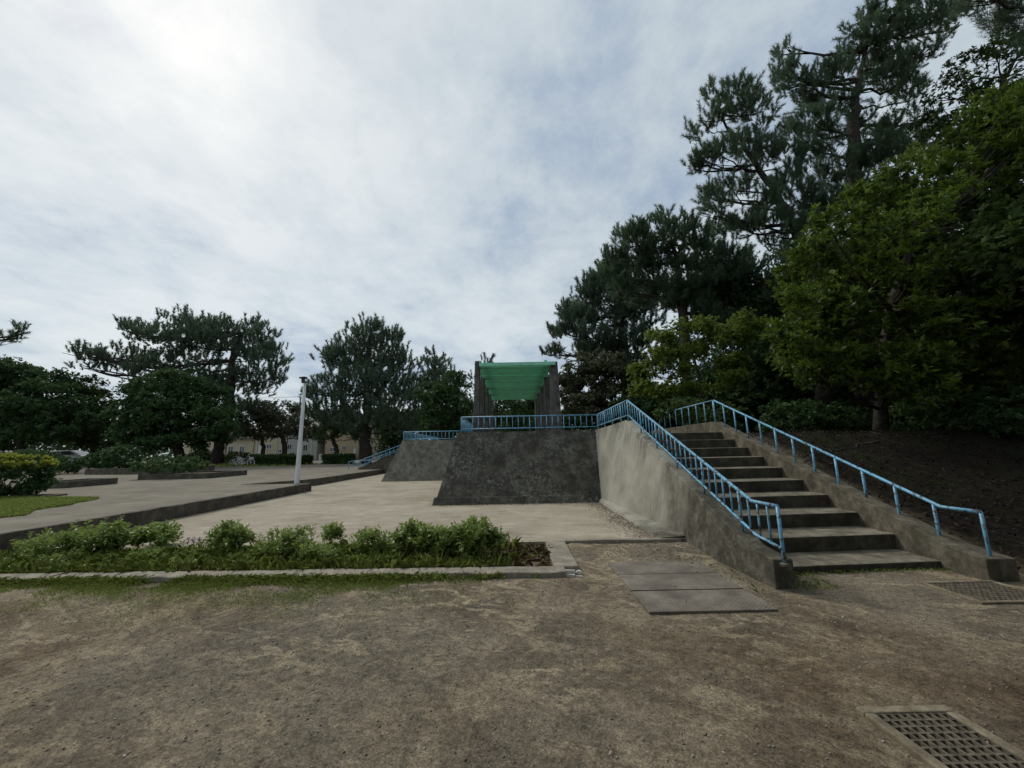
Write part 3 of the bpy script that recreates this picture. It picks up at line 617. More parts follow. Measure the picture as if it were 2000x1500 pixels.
def tree(name, label, Yd, trunk, pads, kind, mat, seed, group=None, barkm='bark', dens=26, L=0.2, w=0.02, nl=16, clump=.3, shell=.4, depth=1.0, kd=2.2, cat_='tree', twig=0.5, sub_branch=True):
    """trunk: [(px,py,radius)...] from the foot up; pads: [(px,py,rx,ry,dY)] leafy masses, all seen at distance Yd(+dY)"""
    rng = np.random.default_rng(seed); pts = np.array([P(a, b, Yd) for a, b, _ in trunk]); rad = [r for _, _, r in trunk]
    rt = thing(name, label, cat_, tuple(pts[0]), group)
    fine = np.linspace(0, len(pts) - 1, 4 * len(pts)); sp = np.stack([np.interp(fine, range(len(pts)), pts[:, k]) for k in range(3)], -1)
    sp[1:-1, :2] += rng.normal(0, .25, (len(sp) - 2, 2)) * np.array(rad).mean()
    v, f = tube(sp, np.interp(fine, range(len(pts)), rad), 10); obj('trunk', v, f, M[barkm], rt, smooth=True)
    parts = []; k_m = Yd / FPX
    for i, pd in enumerate(pads):
        px, py, rx, ry = pd[:4]; dy = pd[4] if len(pd) > 4 else rng.uniform(-1, 1) * 25 * k_m * depth
        if kind == 'pine': rx, ry = rx * 1.12, ry * 1.22
        c = P(px, py, Yd + dy); r = (rx * k_m, max(rx, ry) * k_m * 0.9 * depth, ry * k_m)
        p, ax = blob(c, r, dens, rng, clump, shell, kd=kd)
        if kind == 'pine': parts.append(needles(p, nrm(ax + np.array([0, 0, .7])), nl, L * 2.4, L, w, rng, .35, 1.0))
        else: parts.append(leaves(p, ax, nl, L, w, rng, shoot=L * .6))
        if sub_branch:
            lo = sp[sp[:, 2] < c[2] - .2 * r[2]]; lo = lo if len(lo) else sp[:1]
            j = np.argmin(np.linalg.norm(lo - c, axis=1) + 0.6 * np.abs(lo[:, 2] - c[2])); a = lo[j]
            dist = np.linalg.norm(c - a); br = max(0.02, min(rad[0] * .3, .034 * dist ** .7))
            path = bez(a, c + np.array([0, 0, -.15 * r[2]]), (rng.normal(0, .08) * dist, rng.normal(0, .08) * dist, -.10 * dist), 7)
            path[1:-1] += rng.normal(0, .02 * dist, (5, 3))
            bm_ = [tube(path, np.linspace(br, br * .3, 7), 6)]
            for q in range(5):
                e = c + np.array([rng.uniform(-.9, .9) * r[0], rng.uniform(-.9, .9) * r[1], rng.uniform(-.3, .9) * r[2]])
                bm_.append(tube(bez(path[rng.integers(3, 7)], e, (0, 0, -.05 * dist), 4), np.linspace(br * twig, br * .12, 4), 4))
            v, f = join(bm_); obj('branch', v, f, M[barkm], rt)
    v, f, t = cat(parts); obj('crown', v, f, mat, rt, tint=t)
    return rt
def fill(poly, n, rx, ry, seed):
    r_ = np.random.default_rng(seed); q = np.array(poly, float); out = []
    while len(out) < n:
        a, b = r_.uniform(q[:, 0].min(), q[:, 0].max()), r_.uniform(q[:, 1].min(), q[:, 1].max())
        if inside(np.array([a]), np.array([b]), q)[0]: out.append((a, b, rx * r_.uniform(.7, 1.25), ry * r_.uniform(.7, 1.25)))
    return out
def inside(x, y, q):
    r = np.zeros(len(x), bool); j = len(q) - 1
    for i in range(len(q)):
        cnd = ((q[i, 1] > y) != (q[j, 1] > y)) & (x < (q[j, 0] - q[i, 0]) * (y - q[i, 1]) / (q[j, 1] - q[i, 1] + 1e-12) + q[i, 0]); r ^= cnd; j = i
    return r
def grid_pads(cx, cy, rx, ry, n, rng, s=0.42):
    out = []
    for i in range(n):
        a = rng.uniform(0, 2 * np.pi); q = math.sqrt(rng.random()) * .72
        out.append((cx + math.cos(a) * q * rx, cy + math.sin(a) * q * ry, rx * s * rng.uniform(.8, 1.2), ry * s * rng.uniform(.8, 1.2)))
    return out
G = np.random.default_rng(77)
LG, RG = 'trees along the far left side of the park', 'trees on the mound to the right'
# --- left row
tree('pine_tree', 'wide flat-topped pine with a leaning trunk, left of the lamp post', 43, [(422, 910, .62), (428, 870, .5), (445, 820, .45), (455, 760, .4), (452, 700, .33), (470, 650, .2)],
     [(250, 645, 30, 10), (290, 655, 42, 14), (345, 645, 50, 16), (385, 640, 48, 17), (430, 652, 48, 17), (480, 645, 42, 16), (510, 668, 36, 16), (535, 690, 24, 12), (400, 668, 55, 15), (340, 668, 48, 12), (460, 685, 55, 18), (515, 700, 40, 14),
      (175, 695, 32, 10), (215, 705, 40, 12), (265, 700, 42, 14), (320, 708, 46, 13), (240, 728, 42, 10), (300, 730, 45, 12), (375, 700, 45, 14), (500, 740, 50, 14), (540, 735, 22, 9), (460, 770, 50, 18), (430, 740, 50, 20), (480, 800, 40, 14), (520, 715, 36, 12), (165, 718, 20, 6), (395, 760, 40, 16)],
     'pine', M['needle_far'], 11, LG, 'bark_pine', dens=10, L=.34, w=.065, nl=52, clump=.42, shell=.2)
tree('pine_tree', 'tall rounded pine standing between the lamp post and the farther platform', 41, [(714, 905, .62), (714, 860, .55), (716, 800, .45), (718, 740, .35), (722, 660, .16)],
     [(722, 650, 24, 18), (700, 668, 34, 20), (745, 670, 36, 20), (665, 685, 28, 18), (720, 700, 60, 26), (775, 700, 30, 20), (645, 700, 20, 12), (680, 715, 45, 22), (760, 725, 44, 24), (645, 742, 26, 12), (700, 750, 60, 26), (770, 760, 44, 24), (640, 770, 44, 16), (612, 768, 18, 8), (690, 790, 60, 24), (760, 800, 50, 22), (630, 805, 44, 16), (720, 835, 55, 18), (660, 830, 45, 16), (790, 770, 26, 16), (790, 835, 30, 14), (735, 640, 14, 12)],
     'pine', M['needle_far'], 12, LG, 'bark_pine', dens=10, L=.34, w=.065, nl=52, clump=.40, shell=.2)
tree('pine_tree', 'small pointed pine top between the rounded pine and the pergola', 44, [(850, 900, .4), (850, 800, .3), (848, 700, .1)],
     [(848, 702, 14, 14), (840, 722, 26, 14), (862, 722, 22, 14), (850, 750, 40, 20), (825, 745, 22, 12), (845, 790, 44, 24)], 'pine', M['needle_far'], 13, LG, 'bark_pine', dens=10, L=.34, w=.065, nl=52, clump=.4, shell=.2)
tree('pine_tree', 'pine outside the left edge reaching one bare-tipped bough into view', 30, [(-150, 925, .4), (-140, 800, .33), (-120, 690, .2), (-110, 640, .1)],
     [(-60, 668, 30, 10), (-20, 665, 26, 7), (10, 662, 16, 5), (45, 650, 10, 10), (32, 660, 10, 5), (-100, 640, 40, 16), (-130, 700, 60, 20)], 'pine', M['needle_far'], 14, LG, 'bark_pine', dens=18, L=.28, w=.045, nl=50, clump=.4, shell=.1)
tree('evergreen_tree', 'dense round evergreen with dark glossy crown left of the wide pine', 36, [(352, 903, .42), (348, 860, .36), (345, 800, .25)],
     [(345, 745, 55, 22), (300, 775, 55, 30), (390, 775, 52, 30), (345, 800, 70, 40), (270, 815, 40, 30), (425, 820, 36, 30), (310, 840, 50, 26), (385, 845, 56, 26), (440, 850, 22, 22), (258, 845, 30, 20), (345, 870, 60, 14)],
     'leaf', M['leaf_dark'], 21, LG, dens=95, L=.24, w=.12, nl=7, clump=.26, shell=.4)
tree('evergreen_tree', 'dark bushy evergreen at the left edge of the view above the parked car', 37, [(35, 905, .4), (40, 860, .33), (45, 800, .2)],
     [(0, 735, 50, 30), (50, 745, 50, 26), (95, 745, 40, 24), (20, 780, 60, 36), (90, 785, 55, 34), (40, 830, 65, 30), (110, 830, 50, 28), (-30, 800, 50, 60), (10, 862, 50, 20), (80, 848, 50, 16), (-10, 720, 30, 20)],
     'leaf', M['leaf_dark'], 22, LG, dens=95, L=.24, w=.12, nl=7, clump=.26, shell=.4)
tree('evergreen_tree', 'mid green evergreen in the gap between the two dark bushy ones', 41, [(186, 905, .3), (186, 850, .25), (186, 800, .15)],
     [(170, 760, 32, 22), (195, 790, 36, 26), (150, 790, 36, 24), (180, 830, 50, 28), (215, 825, 36, 24), (140, 850, 36, 20), (200, 862, 40, 14)],
     'leaf', M['leaf_mid'], 23, LG, dens=95, L=.23, w=.11, nl=7, clump=.26, shell=.4)
tree('cherry_tree', 'small brownish cherry tree with twin trunks behind the lamp post', 46, [(556, 905, .32), (556, 870, .28), (545, 840, .2)],
     [(545, 800, 55, 18), (505, 825, 40, 18), (590, 815, 40, 18), (550, 835, 60, 16), (610, 838, 34, 14), (520, 850, 40, 10), (480, 835, 26, 16), (590, 852, 40, 8)],
     'leaf', M['leaf_red'], 24, LG, dens=60, L=.22, w=.10, nl=7, clump=.3, shell=.3)
tree('cherry_tree', 'second small brownish cherry tree left of the twin-trunked one', 47, [(513, 907, .25), (513, 870, .22), (508, 840, .16)],
     [(505, 800, 36, 14), (490, 820, 32, 16), (525, 825, 30, 16), (500, 845, 36, 12)], 'leaf', M['leaf_red'], 25, LG, dens=60, L=.22, w=.10, nl=7, clump=.3, shell=.3)
tree('broadleaf_tree', 'forked broadleaf tree in front of the cream houses, below the rounded pine', 45, [(655, 902, .3), (657, 880, .26), (650, 850, .18)],
     [(640, 838, 36, 14), (672, 840, 36, 14), (655, 820, 40, 14), (690, 855, 24, 9), (625, 855, 22, 8)], 'leaf', M['leaf_dark'], 26, LG, dens=60, L=.22, w=.10, nl=7, clump=.3, shell=.3)
tree('broadleaf_tree', 'bluish broadleaf tree with a domed crown just left of the pergola', 34, [(872, 900, .3), (872, 840, .24), (872, 780, .15)],
     [(872, 745, 34, 22), (845, 775, 34, 24), (900, 770, 28, 26), (872, 790, 46, 30), (845, 815, 34, 20), (905, 810, 30, 24), (870, 835, 50, 14)], 'leaf', M['leaf_dark'], 27, LG, dens=110, L=.20, w=.09, nl=7, clump=.26, shell=.4)
tree('broadleaf_tree', 'low dark tree seen under the pergola roof', 40, [(1000, 900, .3), (1000, 850, .24), (1000, 820, .15)],
     [(985, 800, 40, 22), (1030, 805, 40, 24), (1000, 830, 60, 16), (960, 825, 34, 16), (1060, 825, 30, 20), (1010, 785, 40, 12)], 'leaf', M['leaf_dark'], 28, LG, dens=80, L=.22, w=.10, nl=7, clump=.3, shell=.4)
tree('pine_tree', 'distant pine with only its tip above the pergola roof', 50, [(952, 900, .35), (952, 800, .25), (953, 705, .06)],
     [(953, 706, 8, 9), (950, 730, 18, 14), (955, 765, 26, 18), (945, 800, 34, 20), (985, 830, 40, 16), (925, 735, 12, 6)], 'pine', M['needle_far'], 15, LG, 'bark_pine', dens=10, L=.34, w=.065, nl=52, clump=.4, shell=.2)
# --- right group
tree('pine_tree', 'farthest pine of the right group, stepping down towards the pergola', 34, [(1225, 850, .45), (1220, 760, .4), (1212, 680, .32), (1215, 600, .18), (1220, 560, .08)],
     [(1160, 565, 34, 16), (1195, 545, 36, 18), (1150, 590, 40, 16), (1210, 580, 55, 22), (1110, 608, 20, 12), (1135, 622, 40, 14), (1190, 620, 52, 18), (1095, 645, 22, 10), (1120, 660, 40, 12), (1080, 692, 18, 7), (1105, 690, 34, 9), (1170, 655, 52, 16), (1240, 630, 50, 22), (1250, 600, 40, 20), (1230, 668, 50, 16), (1160, 690, 44, 10)] + fill([(1075, 700), (1100, 620), (1150, 560), (1185, 530), (1240, 530), (1310, 600), (1310, 720), (1200, 740)], 15, 32, 14, 1),
     'pine', M['needle_far'], 31, RG, 'bark_pine', dens=16, L=.32, w=.055, nl=54, clump=.42, shell=.2)
tree('pine_tree', 'middle pine of the right group with a soft bluish crown', 24, [(1345, 830, .42), (1340, 720, .36), (1335, 620, .3), (1325, 540, .2), (1310, 460, .08)],
     [(1215, 470, 24, 14), (1245, 482, 34, 22), (1235, 510, 44, 20), (1300, 428, 16, 16), (1290, 452, 28, 16), (1330, 445, 36, 16), (1290, 490, 50, 22), (1200, 515, 22, 18), (1345, 480, 50, 20), (1225, 548, 44, 14), (1285, 535, 55, 20), (1350, 530, 55, 22), (1390, 470, 40, 16), (1410, 510, 44, 20), (1330, 575, 60, 18), (1260, 580, 46, 14), (1400, 565, 50, 20), (1215, 570, 25, 8), (1450, 540, 44, 24)] + fill([(1190, 530), (1195, 470), (1220, 475), (1290, 425), (1340, 450), (1400, 450), (1500, 440), (1520, 660), (1400, 680), (1260, 640)], 15, 40, 17, 2),
     'pine', M['needle'], 32, RG, 'bark_pine', dens=24, L=.26, w=.038, nl=64, clump=.42, shell=.2)
tree('pine_tree', 'leaning pine with a bare curved limb rising left above the stairs', 16, [(1610, 800, .30), (1600, 620, .27), (1580, 500, .24), (1548, 437, .20), (1515, 380, .16), (1487, 335, .12), (1447, 275, .08), (1415, 240, .05), (1400, 200, .03)],
     [(1397, 190, 24, 20), (1380, 235, 20, 14), (1440, 178, 26, 26), (1455, 215, 28, 20), (1370, 318, 30, 14), (1410, 305, 36, 16), (1455, 300, 26, 18), (1360, 330, 14, 8), (1480, 270, 26, 22), (1400, 385, 36, 12), (1440, 372, 40, 16), (1500, 310, 30, 20), (1470, 400, 44, 16), (1395, 420, 34, 10), (1520, 360, 30, 20), (1540, 320, 34, 18), (1440, 440, 50, 16), (1500, 455, 50, 18), (1560, 390, 34, 22), (1550, 470, 44, 20), (1620, 420, 50, 24)] + fill([(1355, 330), (1380, 240), (1395, 190), (1440, 170), (1480, 210), (1520, 290), (1560, 310), (1610, 450), (1580, 520), (1440, 500), (1380, 420)], 12, 30, 18, 3),
     'pine', M['needle'], 33, RG, 'bark_pine', dens=36, L=.21, w=.022, nl=80, clump=.42, shell=.2, kd=3)
tree('pine_tree', 'tallest pine, its straight trunk forking high over the right side', 17, [(1690, 800, .42), (1685, 600, .38), (1678, 440, .34), (1668, 345, .30), (1665, 250, .25), (1672, 190, .17), (1690, 110, .10), (1695, 30, .05)],
     [(1527, 105, 12, 18), (1530, 140, 24, 18), (1520, 165, 18, 12), (1555, 170, 30, 18), (1595, 158, 22, 18), (1590, 190, 34, 16), (1645, 110, 26, 24), (1640, 150, 36, 20), (1685, 30, 22, 34), (1700, 80, 34, 26), (1660, 60, 14, 14), (1690, 130, 40, 22), (1750, 30, 24, 24), (1745, 85, 34, 26), (1775, 60, 30, 24), (1810, 30, 34, 26), (1840, 60, 34, 20), (1760, 130, 36, 18), (1620, 210, 40, 14), (1590, 240, 40, 16), (1575, 275, 40, 18), (1640, 250, 34, 18), (1720, 170, 40, 16), (1780, 170, 38, 16), (1700, 225, 34, 16), (1625, 295, 44, 16), (1600, 345, 50, 16), (1700, 310, 40, 20), (1740, 330, 50, 14), (1790, 290, 40, 14), (1800, 240, 30, 16), (1650, 380, 60, 20), (1740, 390, 60, 20), (1850, 10, 30, 16), (1880, 20, 30, 20)] + fill([(1515, 170), (1530, 110), (1565, 165), (1610, 160), (1640, 100), (1680, 20), (1700, -30), (1880, -30), (1850, 90), (1800, 160), (1840, 240), (1790, 340), (1720, 440), (1590, 420), (1560, 310)], 20, 32, 18, 4),
     'pine', M['needle'], 34, RG, 'bark_pine', dens=36, L=.21, w=.022, nl=80, clump=.42, shell=.2, kd=3)
tree('pine_tree', 'pine at the top right corner hanging long needles above the glossy evergreen', 12, [(2180, 850, .35), (2150, 500, .3), (2060, 100, .15), (1980, -60, .06)],
     [(1900, -10, 30, 22), (1945, 25, 30, 16), (1985, 5, 40, 20), (1960, -40, 50, 25), (2040, 40, 60, 30), (2080, -60, 80, 40), (1880, -40, 40, 20)], 'pine', M['needle'], 35, RG, 'bark_pine', dens=150, L=.20, w=.014, nl=34, clump=.42, shell=.2, kd=4)
tree('broadleaf_tree', 'rounded olive-brown tree with fine foliage right of the pergola', 26, [(1180, 850, .3), (1180, 800, .24), (1178, 750, .15)],
     [(1170, 705, 50, 20), (1130, 735, 40, 26), (1185, 735, 50, 30), (1220, 720, 40, 20), (1140, 770, 44, 26), (1200, 775, 50, 28), (1110, 760, 22, 30), (1160, 800, 60, 18), (1245, 750, 30, 26), (1235, 800, 40, 18)], 'leaf', M['leaf_olive'], 41, RG, dens=340, L=.13, w=.06, nl=9, clump=.18, shell=.45, kd=6)
tree('maple_tree', 'slender yellow-green maple with a thin curved trunk behind the stair top', 17, [(1378, 800, .075), (1368, 760, .065), (1362, 725, .06), (1352, 690, .045), (1345, 650, .03)],
     [(1290, 665, 36, 18), (1330, 640, 36, 18), (1275, 700, 34, 20), (1320, 690, 44, 20), (1375, 640, 40, 20), (1380, 680, 44, 22), (1265, 735, 36, 16), (1310, 730, 44, 16), (1425, 660, 44, 24), (1430, 705, 44, 24), (1250, 720, 22, 12), (1300, 765, 50, 14), (1420, 745, 44, 16), (1250, 760, 34, 14), (1460, 640, 34, 30), (1350, 760, 40, 10)], 'leaf', M['leaf_maple'], 42, RG, dens=300, L=.10, w=.055, nl=10, clump=.3, shell=.1, kd=4, twig=.6)
# --- the large glossy evergreen above the mound
def glossy_tree():
    rng = np.random.default_rng(51); Yd = 11.2
    foot = P(1722, 852, Yd); rt = thing('evergreen_tree', 'large glossy yellow-green evergreen overhanging the right side of the stairs', 'tree', tuple(foot), RG)
    tr = np.array([P(1722, 858, Yd), P(1720, 800, Yd), P(1724, 720, Yd), P(1740, 600, Yd), P(1790, 450, Yd)])
    v, f = tube(tr, [.20, .16, .15, .13, .08], 10); obj('trunk', v, f, M['bark'], rt, smooth=True)
    pads = []
    edge = [(1530, 520), (1515, 580), (1525, 640), (1545, 690), (1555, 470), (1590, 420), (1640, 385), (1690, 350), (1740, 310), (1790, 275), (1840, 240), (1890, 205), (1940, 180), (1985, 150)]
    for (a, b) in edge: pads.append((a + 30, b + 26, 42, 36, rng.uniform(-1.6, .3)))
    for _ in range(46):
        a = rng.uniform(1570, 2080); top = 470 - (a - 1555) * .62 if a > 1555 else 480
        b = rng.uniform(top + 60, 745); pads.append((a, b, rng.uniform(46, 75), rng.uniform(32, 52), rng.uniform(-1.8, 2.2)))
    for (a, b) in [(1590, 705), (1640, 715), (1690, 700), (1740, 735), (1800, 720), (1860, 745), (1920, 735), (1980, 720), (1960, 640), (1900, 690)]: pads.append((a, b, 50, 26, rng.uniform(-1.5, 1.0)))
    for (a, b, rx, ry) in fill([(1760, 330), (1900, 240), (2080, 120), (2110, 700), (1900, 765), (1640, 700)], 34, 60, 42, 52): pads.append((a, b, rx, ry, rng.uniform(-1.2, 2.0)))
    k = Yd / FPX; cs, axs = [], []
    for (a, b, rx, ry, dy) in pads:
        c = P(a, b, Yd + dy); p, ax = blob(c, (rx * k, rx * k, ry * k), 95, rng, .30, .35, kd=6, out=.9, up=.55); cs.append(p); axs.append(ax)
        lo = tr[1:]; j = np.argmin(np.linalg.norm(lo - c, axis=1)); path = bez(lo[j], c, (rng.normal(0, .2), rng.normal(0, .2), -.2), 6)
        v, f = tube(path, np.linspace(.05, .012, 6), 6); obj('branch', v, f, M['bark'], rt)
    cs = np.concatenate(cs); axs = np.concatenate(axs)
    # the sprays facing the viewer: parts of their own
    order = np.argsort(cs[:, 1] + 0.35 * rng.random(len(cs)) * 6); first = order[:300]; rest = order[300:]
    protos = []
    for q in range(6):
        v, f, t = leaves(np.zeros((1, 3)), np.array([[0, 0, 1.0]]), 11, .19, .055, rng, .35, 1.35, .12, .05, np.array([.55 + .08 * (q - 2)])); protos.append(mesh('leaf_spray', v, f, M['leaf_bright'], t))
    for i in first:
        qv = Vector(axs[i]).to_track_quat('Z', 'Y').to_euler(); inst('leaf_spray', protos[rng.integers(6)], cs[i], rt, rot=qv, scale=float(rng.uniform(.85, 1.2)))
    v, f, t = leaves(cs[rest], axs[rest], 10, .18, .055, rng, .3, 1.3, .05, .06, np.clip(rng.normal(.36, .26, len(rest)) + .2 * axs[rest][:, 2] - .1, 0, 1)); obj('crown', v, f, M['leaf_bright'], rt, tint=t, kind='stuff')
    # fine-leaved upper crown at the right edge
    return rt
glossy_tree()
tree('evergreen_tree', 'tall dull green evergreen rising behind the glossy one at the right edge', 14.5, [(1960, 860, .3), (1955, 600, .28), (1950, 350, .2), (1960, 150, .1)],
     [(1990, 60, 50, 30), (1940, 100, 50, 30), (1890, 140, 46, 26), (2020, 120, 60, 40), (1850, 185, 44, 26), (1920, 180, 60, 36), (1980, 210, 60, 40), (1830, 230, 44, 28), (1890, 250, 60, 34), (1830, 290, 50, 28), (1960, 300, 70, 44), (1900, 340, 70, 40), (2040, 250, 70, 60), (1820, 400, 70, 50), (1700, 450, 80, 50), (1760, 520, 90, 60), (1880, 480, 90, 60), (1980, 450, 90, 70), (1650, 560, 80, 60), (1850, 620, 90, 60), (1960, 600, 90, 60)], 'leaf', M['leaf_mid'], 52, RG, dens=60, L=.17, w=.06, nl=9, clump=.3, shell=.3, kd=3)
# --- shade trees deeper in the grove
grove = [('shadowy evergreen filling the grove behind the stair handrail', 20, 1500, 760, 120, 110, 61), ('shadowy evergreen deep behind the mound crest', 19, 1640, 770, 130, 110, 62), ('shadowy evergreen behind the glossy tree trunk', 18, 1790, 770, 140, 120, 63),
         ('shadowy evergreen at the far right edge of the grove', 16, 1950, 770, 150, 130, 64), ('tall shadowy evergreen between the maple and the leaning pine', 25, 1470, 620, 100, 110, 65), ('tall shadowy evergreen behind the leaning pine trunk', 24, 1590, 610, 110, 130, 66), ('tall shadowy evergreen behind the tallest pine trunk', 22, 1720, 590, 120, 130, 67), ('low shadowy evergreen between the olive tree and the maple', 24, 1300, 800, 90, 50, 68), ('low shadowy evergreen behind the upper landing handrail', 26, 1410, 800, 90, 60, 69)]
for lb, Yd, cx_, cy_, rx, ry, sd in grove:
    rr = np.random.default_rng(sd)
    tree('evergreen_tree', lb, Yd, [(cx_, 865, .25), (cx_ + 4, 800, .2), (cx_, cy_, .14)], grid_pads(cx_, cy_, rx, ry, 16, rr, .5) , 'leaf', M['leaf_dark'], sd, RG, dens=80, L=.2, w=.09, nl=7, clump=.3, shell=.3, sub_branch=False)

def treeline(label, X0, X1, Yd, zlo, zhi, seed, n, mat):
    rng = np.random.default_rng(seed); x = rng.uniform(X0, X1, n); top = zlo + (zhi - zlo) * np.clip(fbm(x * .13 + seed, x * 0, 4) * 1.6 + .6, .1, 1)
    p = np.stack([x, Yd + rng.uniform(-2.5, 2.5, n), .3 + (top - .3) * rng.random(n) ** .7], -1); ax = nrm(rng.standard_normal((n, 3)) + np.array([0, -.4, .7]))
    v, f, t = leaves(p, ax, 6, .45, .22, rng); tag(obj('treeline', v, f, mat, tint=t, kind='stuff'), label, 'tree line')
# trees that stand beside the viewer on the right: they shade the corner
for lb, X0, Y0, H, R0, sd in (('broad shade tree on the bank beside the stair foot, mostly outside the view', 15.2, 5.6, 9.0, 3.6, 71), ('broad shade tree on the right next to the drain grates, outside the view', 9.6, -1.4, 8.0, 4.3, 72), ('shade tree behind the right side of the bank, outside the view', 16.0, 8.5, 9.5, 4.2, 73), ('broad shade tree just behind the viewer on the right, outside the view', 5.2, -4.2, 7.5, 4.4, 74)):
    rng = np.random.default_rng(sd); rt = thing('evergreen_tree', lb, 'tree', (X0, Y0, 0), RG)
    v, f = tube([(X0, Y0, -.2), (X0 + .1, Y0, H * .35), (X0 - .1, Y0 + .1, H * .8)], [.24, .18, .1], 9); obj('trunk', v, f, M['bark'], rt, smooth=True)
    parts = []
    for i in range(26):
        d = nrm(rng.standard_normal(3)); d[2] = abs(d[2]) * .9 - .25; c = np.array([X0, Y0, H * .62]) + d * np.array([R0, R0, H * .34]) * .75
        p, ax = blob(c, (R0 * .42, R0 * .42, R0 * .3), 40, rng, .3, .3); parts.append(leaves(p, ax, 8, .2, .075, rng))
    v, f, t = cat(parts); obj('crown', v, f, M['leaf_mid'], rt, tint=t)

treeline('unseen wood added behind the viewer to darken surfaces facing the camera', -14, 24, -11, 6.0, 11.0, 413, 9000, M['leaf_dark'])  # unseen tree line added to block sky and darken camera-facing surfaces
# ------------------------------------------------------------------ bushes, hedges, beds in the park
def bush(name, label, c, r, dens, L, w, mat, seed, cat_='bush', group=None, nl=7, kd=70, clump=.12, top=None, stems=6, shell=.45, shoot=.6, up=.8, sprigs=0):
    rng = np.random.default_rng(seed); c = np.array(c, float); rt = thing(name, label, cat_, tuple(c - np.array([0, 0, r[2]])), group)
    p, ax = blob(c, r, dens, rng, clump, shell, kd=kd, up=up); keep = p[:, 2] > c[2] - r[2]; p, ax = p[keep], ax[keep]
    v, f, t = leaves(p, ax, nl, L, w, rng, shoot=L * shoot); obj('foliage', v, f, mat, rt, tint=t)
    if top is not None:
        p, ax = blob(c + np.array([0, 0, r[2] * .66]), (r[0] * .92, r[1] * .92, r[2] * .36), dens * 1.8, rng, .15, .5, kd=160, up=1.4)
        v, f, t = leaves(p, ax, nl, L, w, rng, .2, 1.0, 0, L); obj('new_shoots', v, f, top, rt, tint=t, kind='stuff')
    if sprigs:
        q_ = []
        for _ in range(sprigs):
            a_ = c + np.array([rng.uniform(-.85, .85) * r[0], rng.uniform(-.85, .85) * r[1], rng.uniform(-.3, .6) * r[2]]); e_ = a_ + np.array([rng.normal(0, .04), rng.normal(0, .04), rng.uniform(.7, 1.5) * r[2]])
            q_ += [a_ + (e_ - a_) * t_ for t_ in np.linspace(0, 1, 9)]
        q_ = np.array(q_); v, f, t = leaves(q_, nrm(rng.standard_normal(q_.shape) * .3 + np.array([0, 0, 1.])), 3, L * .8, w * .8, rng, .5, 1.3, .1, 0, np.clip(rng.normal(.7, .2, len(q_)), 0, 1)); obj('shoots', v, f, mat, rt, tint=t, kind='stuff')
    sm_ = [tube(bez(c + np.array([rng.normal(0, .12) * r[0], rng.normal(0, .12) * r[1], -r[2]]), c + np.array([rng.normal(0, .4) * r[0], rng.normal(0, .4) * r[1], rng.uniform(-.1, .5) * r[2]]), (0, 0, 0), 4), np.linspace(.03, .012, 4) * r[2], 5) for _ in range(stems)]
    v, f = join(sm_); obj('stem', v, f, M['bark'], rt)
    return rt
def gb(px, py, Y, z=0): return P(px, py, Y)
c = P(18, 936, 12.4); bush('bush', 'clipped bush with lime new growth at the left edge of the view', (c[0], c[1], .98), (1.1, .9, .62), 1100, .08, .04, M['leaf_dark'], 81, top=M['leaf_lime'], kd=150)
k = lambda Y: Y / FPX
for i, (px, y0, y1, hw, Y, lb, mt) in enumerate([
    (333, 893, 924, 66, 21, 'low dark bush spread beneath the round evergreen', 'leaf_dark'), (237, 874, 916, 30, 28, 'blue-green rounded bush left of the round evergreen', 'leaf_dark'),
    (132, 896, 922, 30, 27, 'small dark bush in front of the parked car', 'leaf_dark'), (195, 885, 916, 26, 30, 'dark bush right of the parked car', 'leaf_dark'), (60, 880, 915, 40, 30, 'dark bush left of the parked car', 'leaf_dark'),
    (392, 880, 908, 22, 44, 'light green bush just left of the leaning trunk of the wide pine', 'leaf_mid'), (462, 884, 908, 26, 44, 'light green bush just right of the leaning trunk of the wide pine', 'leaf_mid')]):
    c = P(px, (y0 + y1) / 2, Y); bush('bush', lb, c, (hw * k(Y), hw * k(Y) * .8, (y1 - y0) / 2 * k(Y)), 190 if Y > 25 else 260, .17 if Y > 25 else .12, .085 if Y > 25 else .06, M[mt], 90 + i, group='bushes along the far side of the park')
def hedge(label, x0, x1, y0, y1, Y, seed):
    rng = np.random.default_rng(seed); a, b = P(x0, y1, Y), P(x1, y0, Y); rt = thing('hedge', label, 'hedge', ((a[0] + b[0]) / 2, Y, a[2]), 'clipped hedges before the houses')
    n = 1500; p = np.stack([rng.uniform(a[0], b[0], n), rng.uniform(Y - .6, Y + .6, n), rng.uniform(a[2], b[2], n)], -1)
    p[: n // 3, 2] = b[2] + rng.normal(0, .07, n // 3); ax = nrm(rng.standard_normal((n, 3)) + np.array([0, -.5, .6]))
    v, f, t = leaves(p, ax, 6, .2, .1, rng); obj('foliage', v, f, M['leaf_dark'], rt, tint=t)
    v, f = join([tube([(x, Y, a[2] - .3), (x, Y, b[2] - .3)], .03, 5) for x in np.linspace(a[0] + .3, b[0] - .3, 6)]); obj('stem', v, f, M['bark'], rt)
for i, h in enumerate([('clipped dark hedge left of the lamp post', 516, 578, 891, 914, 40), ('clipped dark hedge below the forked broadleaf tree', 632, 690, 890, 908, 42), ('short clipped hedge between the bicycles and the lamp post hedge', 487, 512, 892, 911, 41), ('small clipped hedge just right of the lamp post', 590, 606, 893, 908, 43)]):
    hedge(h[0], *h[1:], 120 + i)
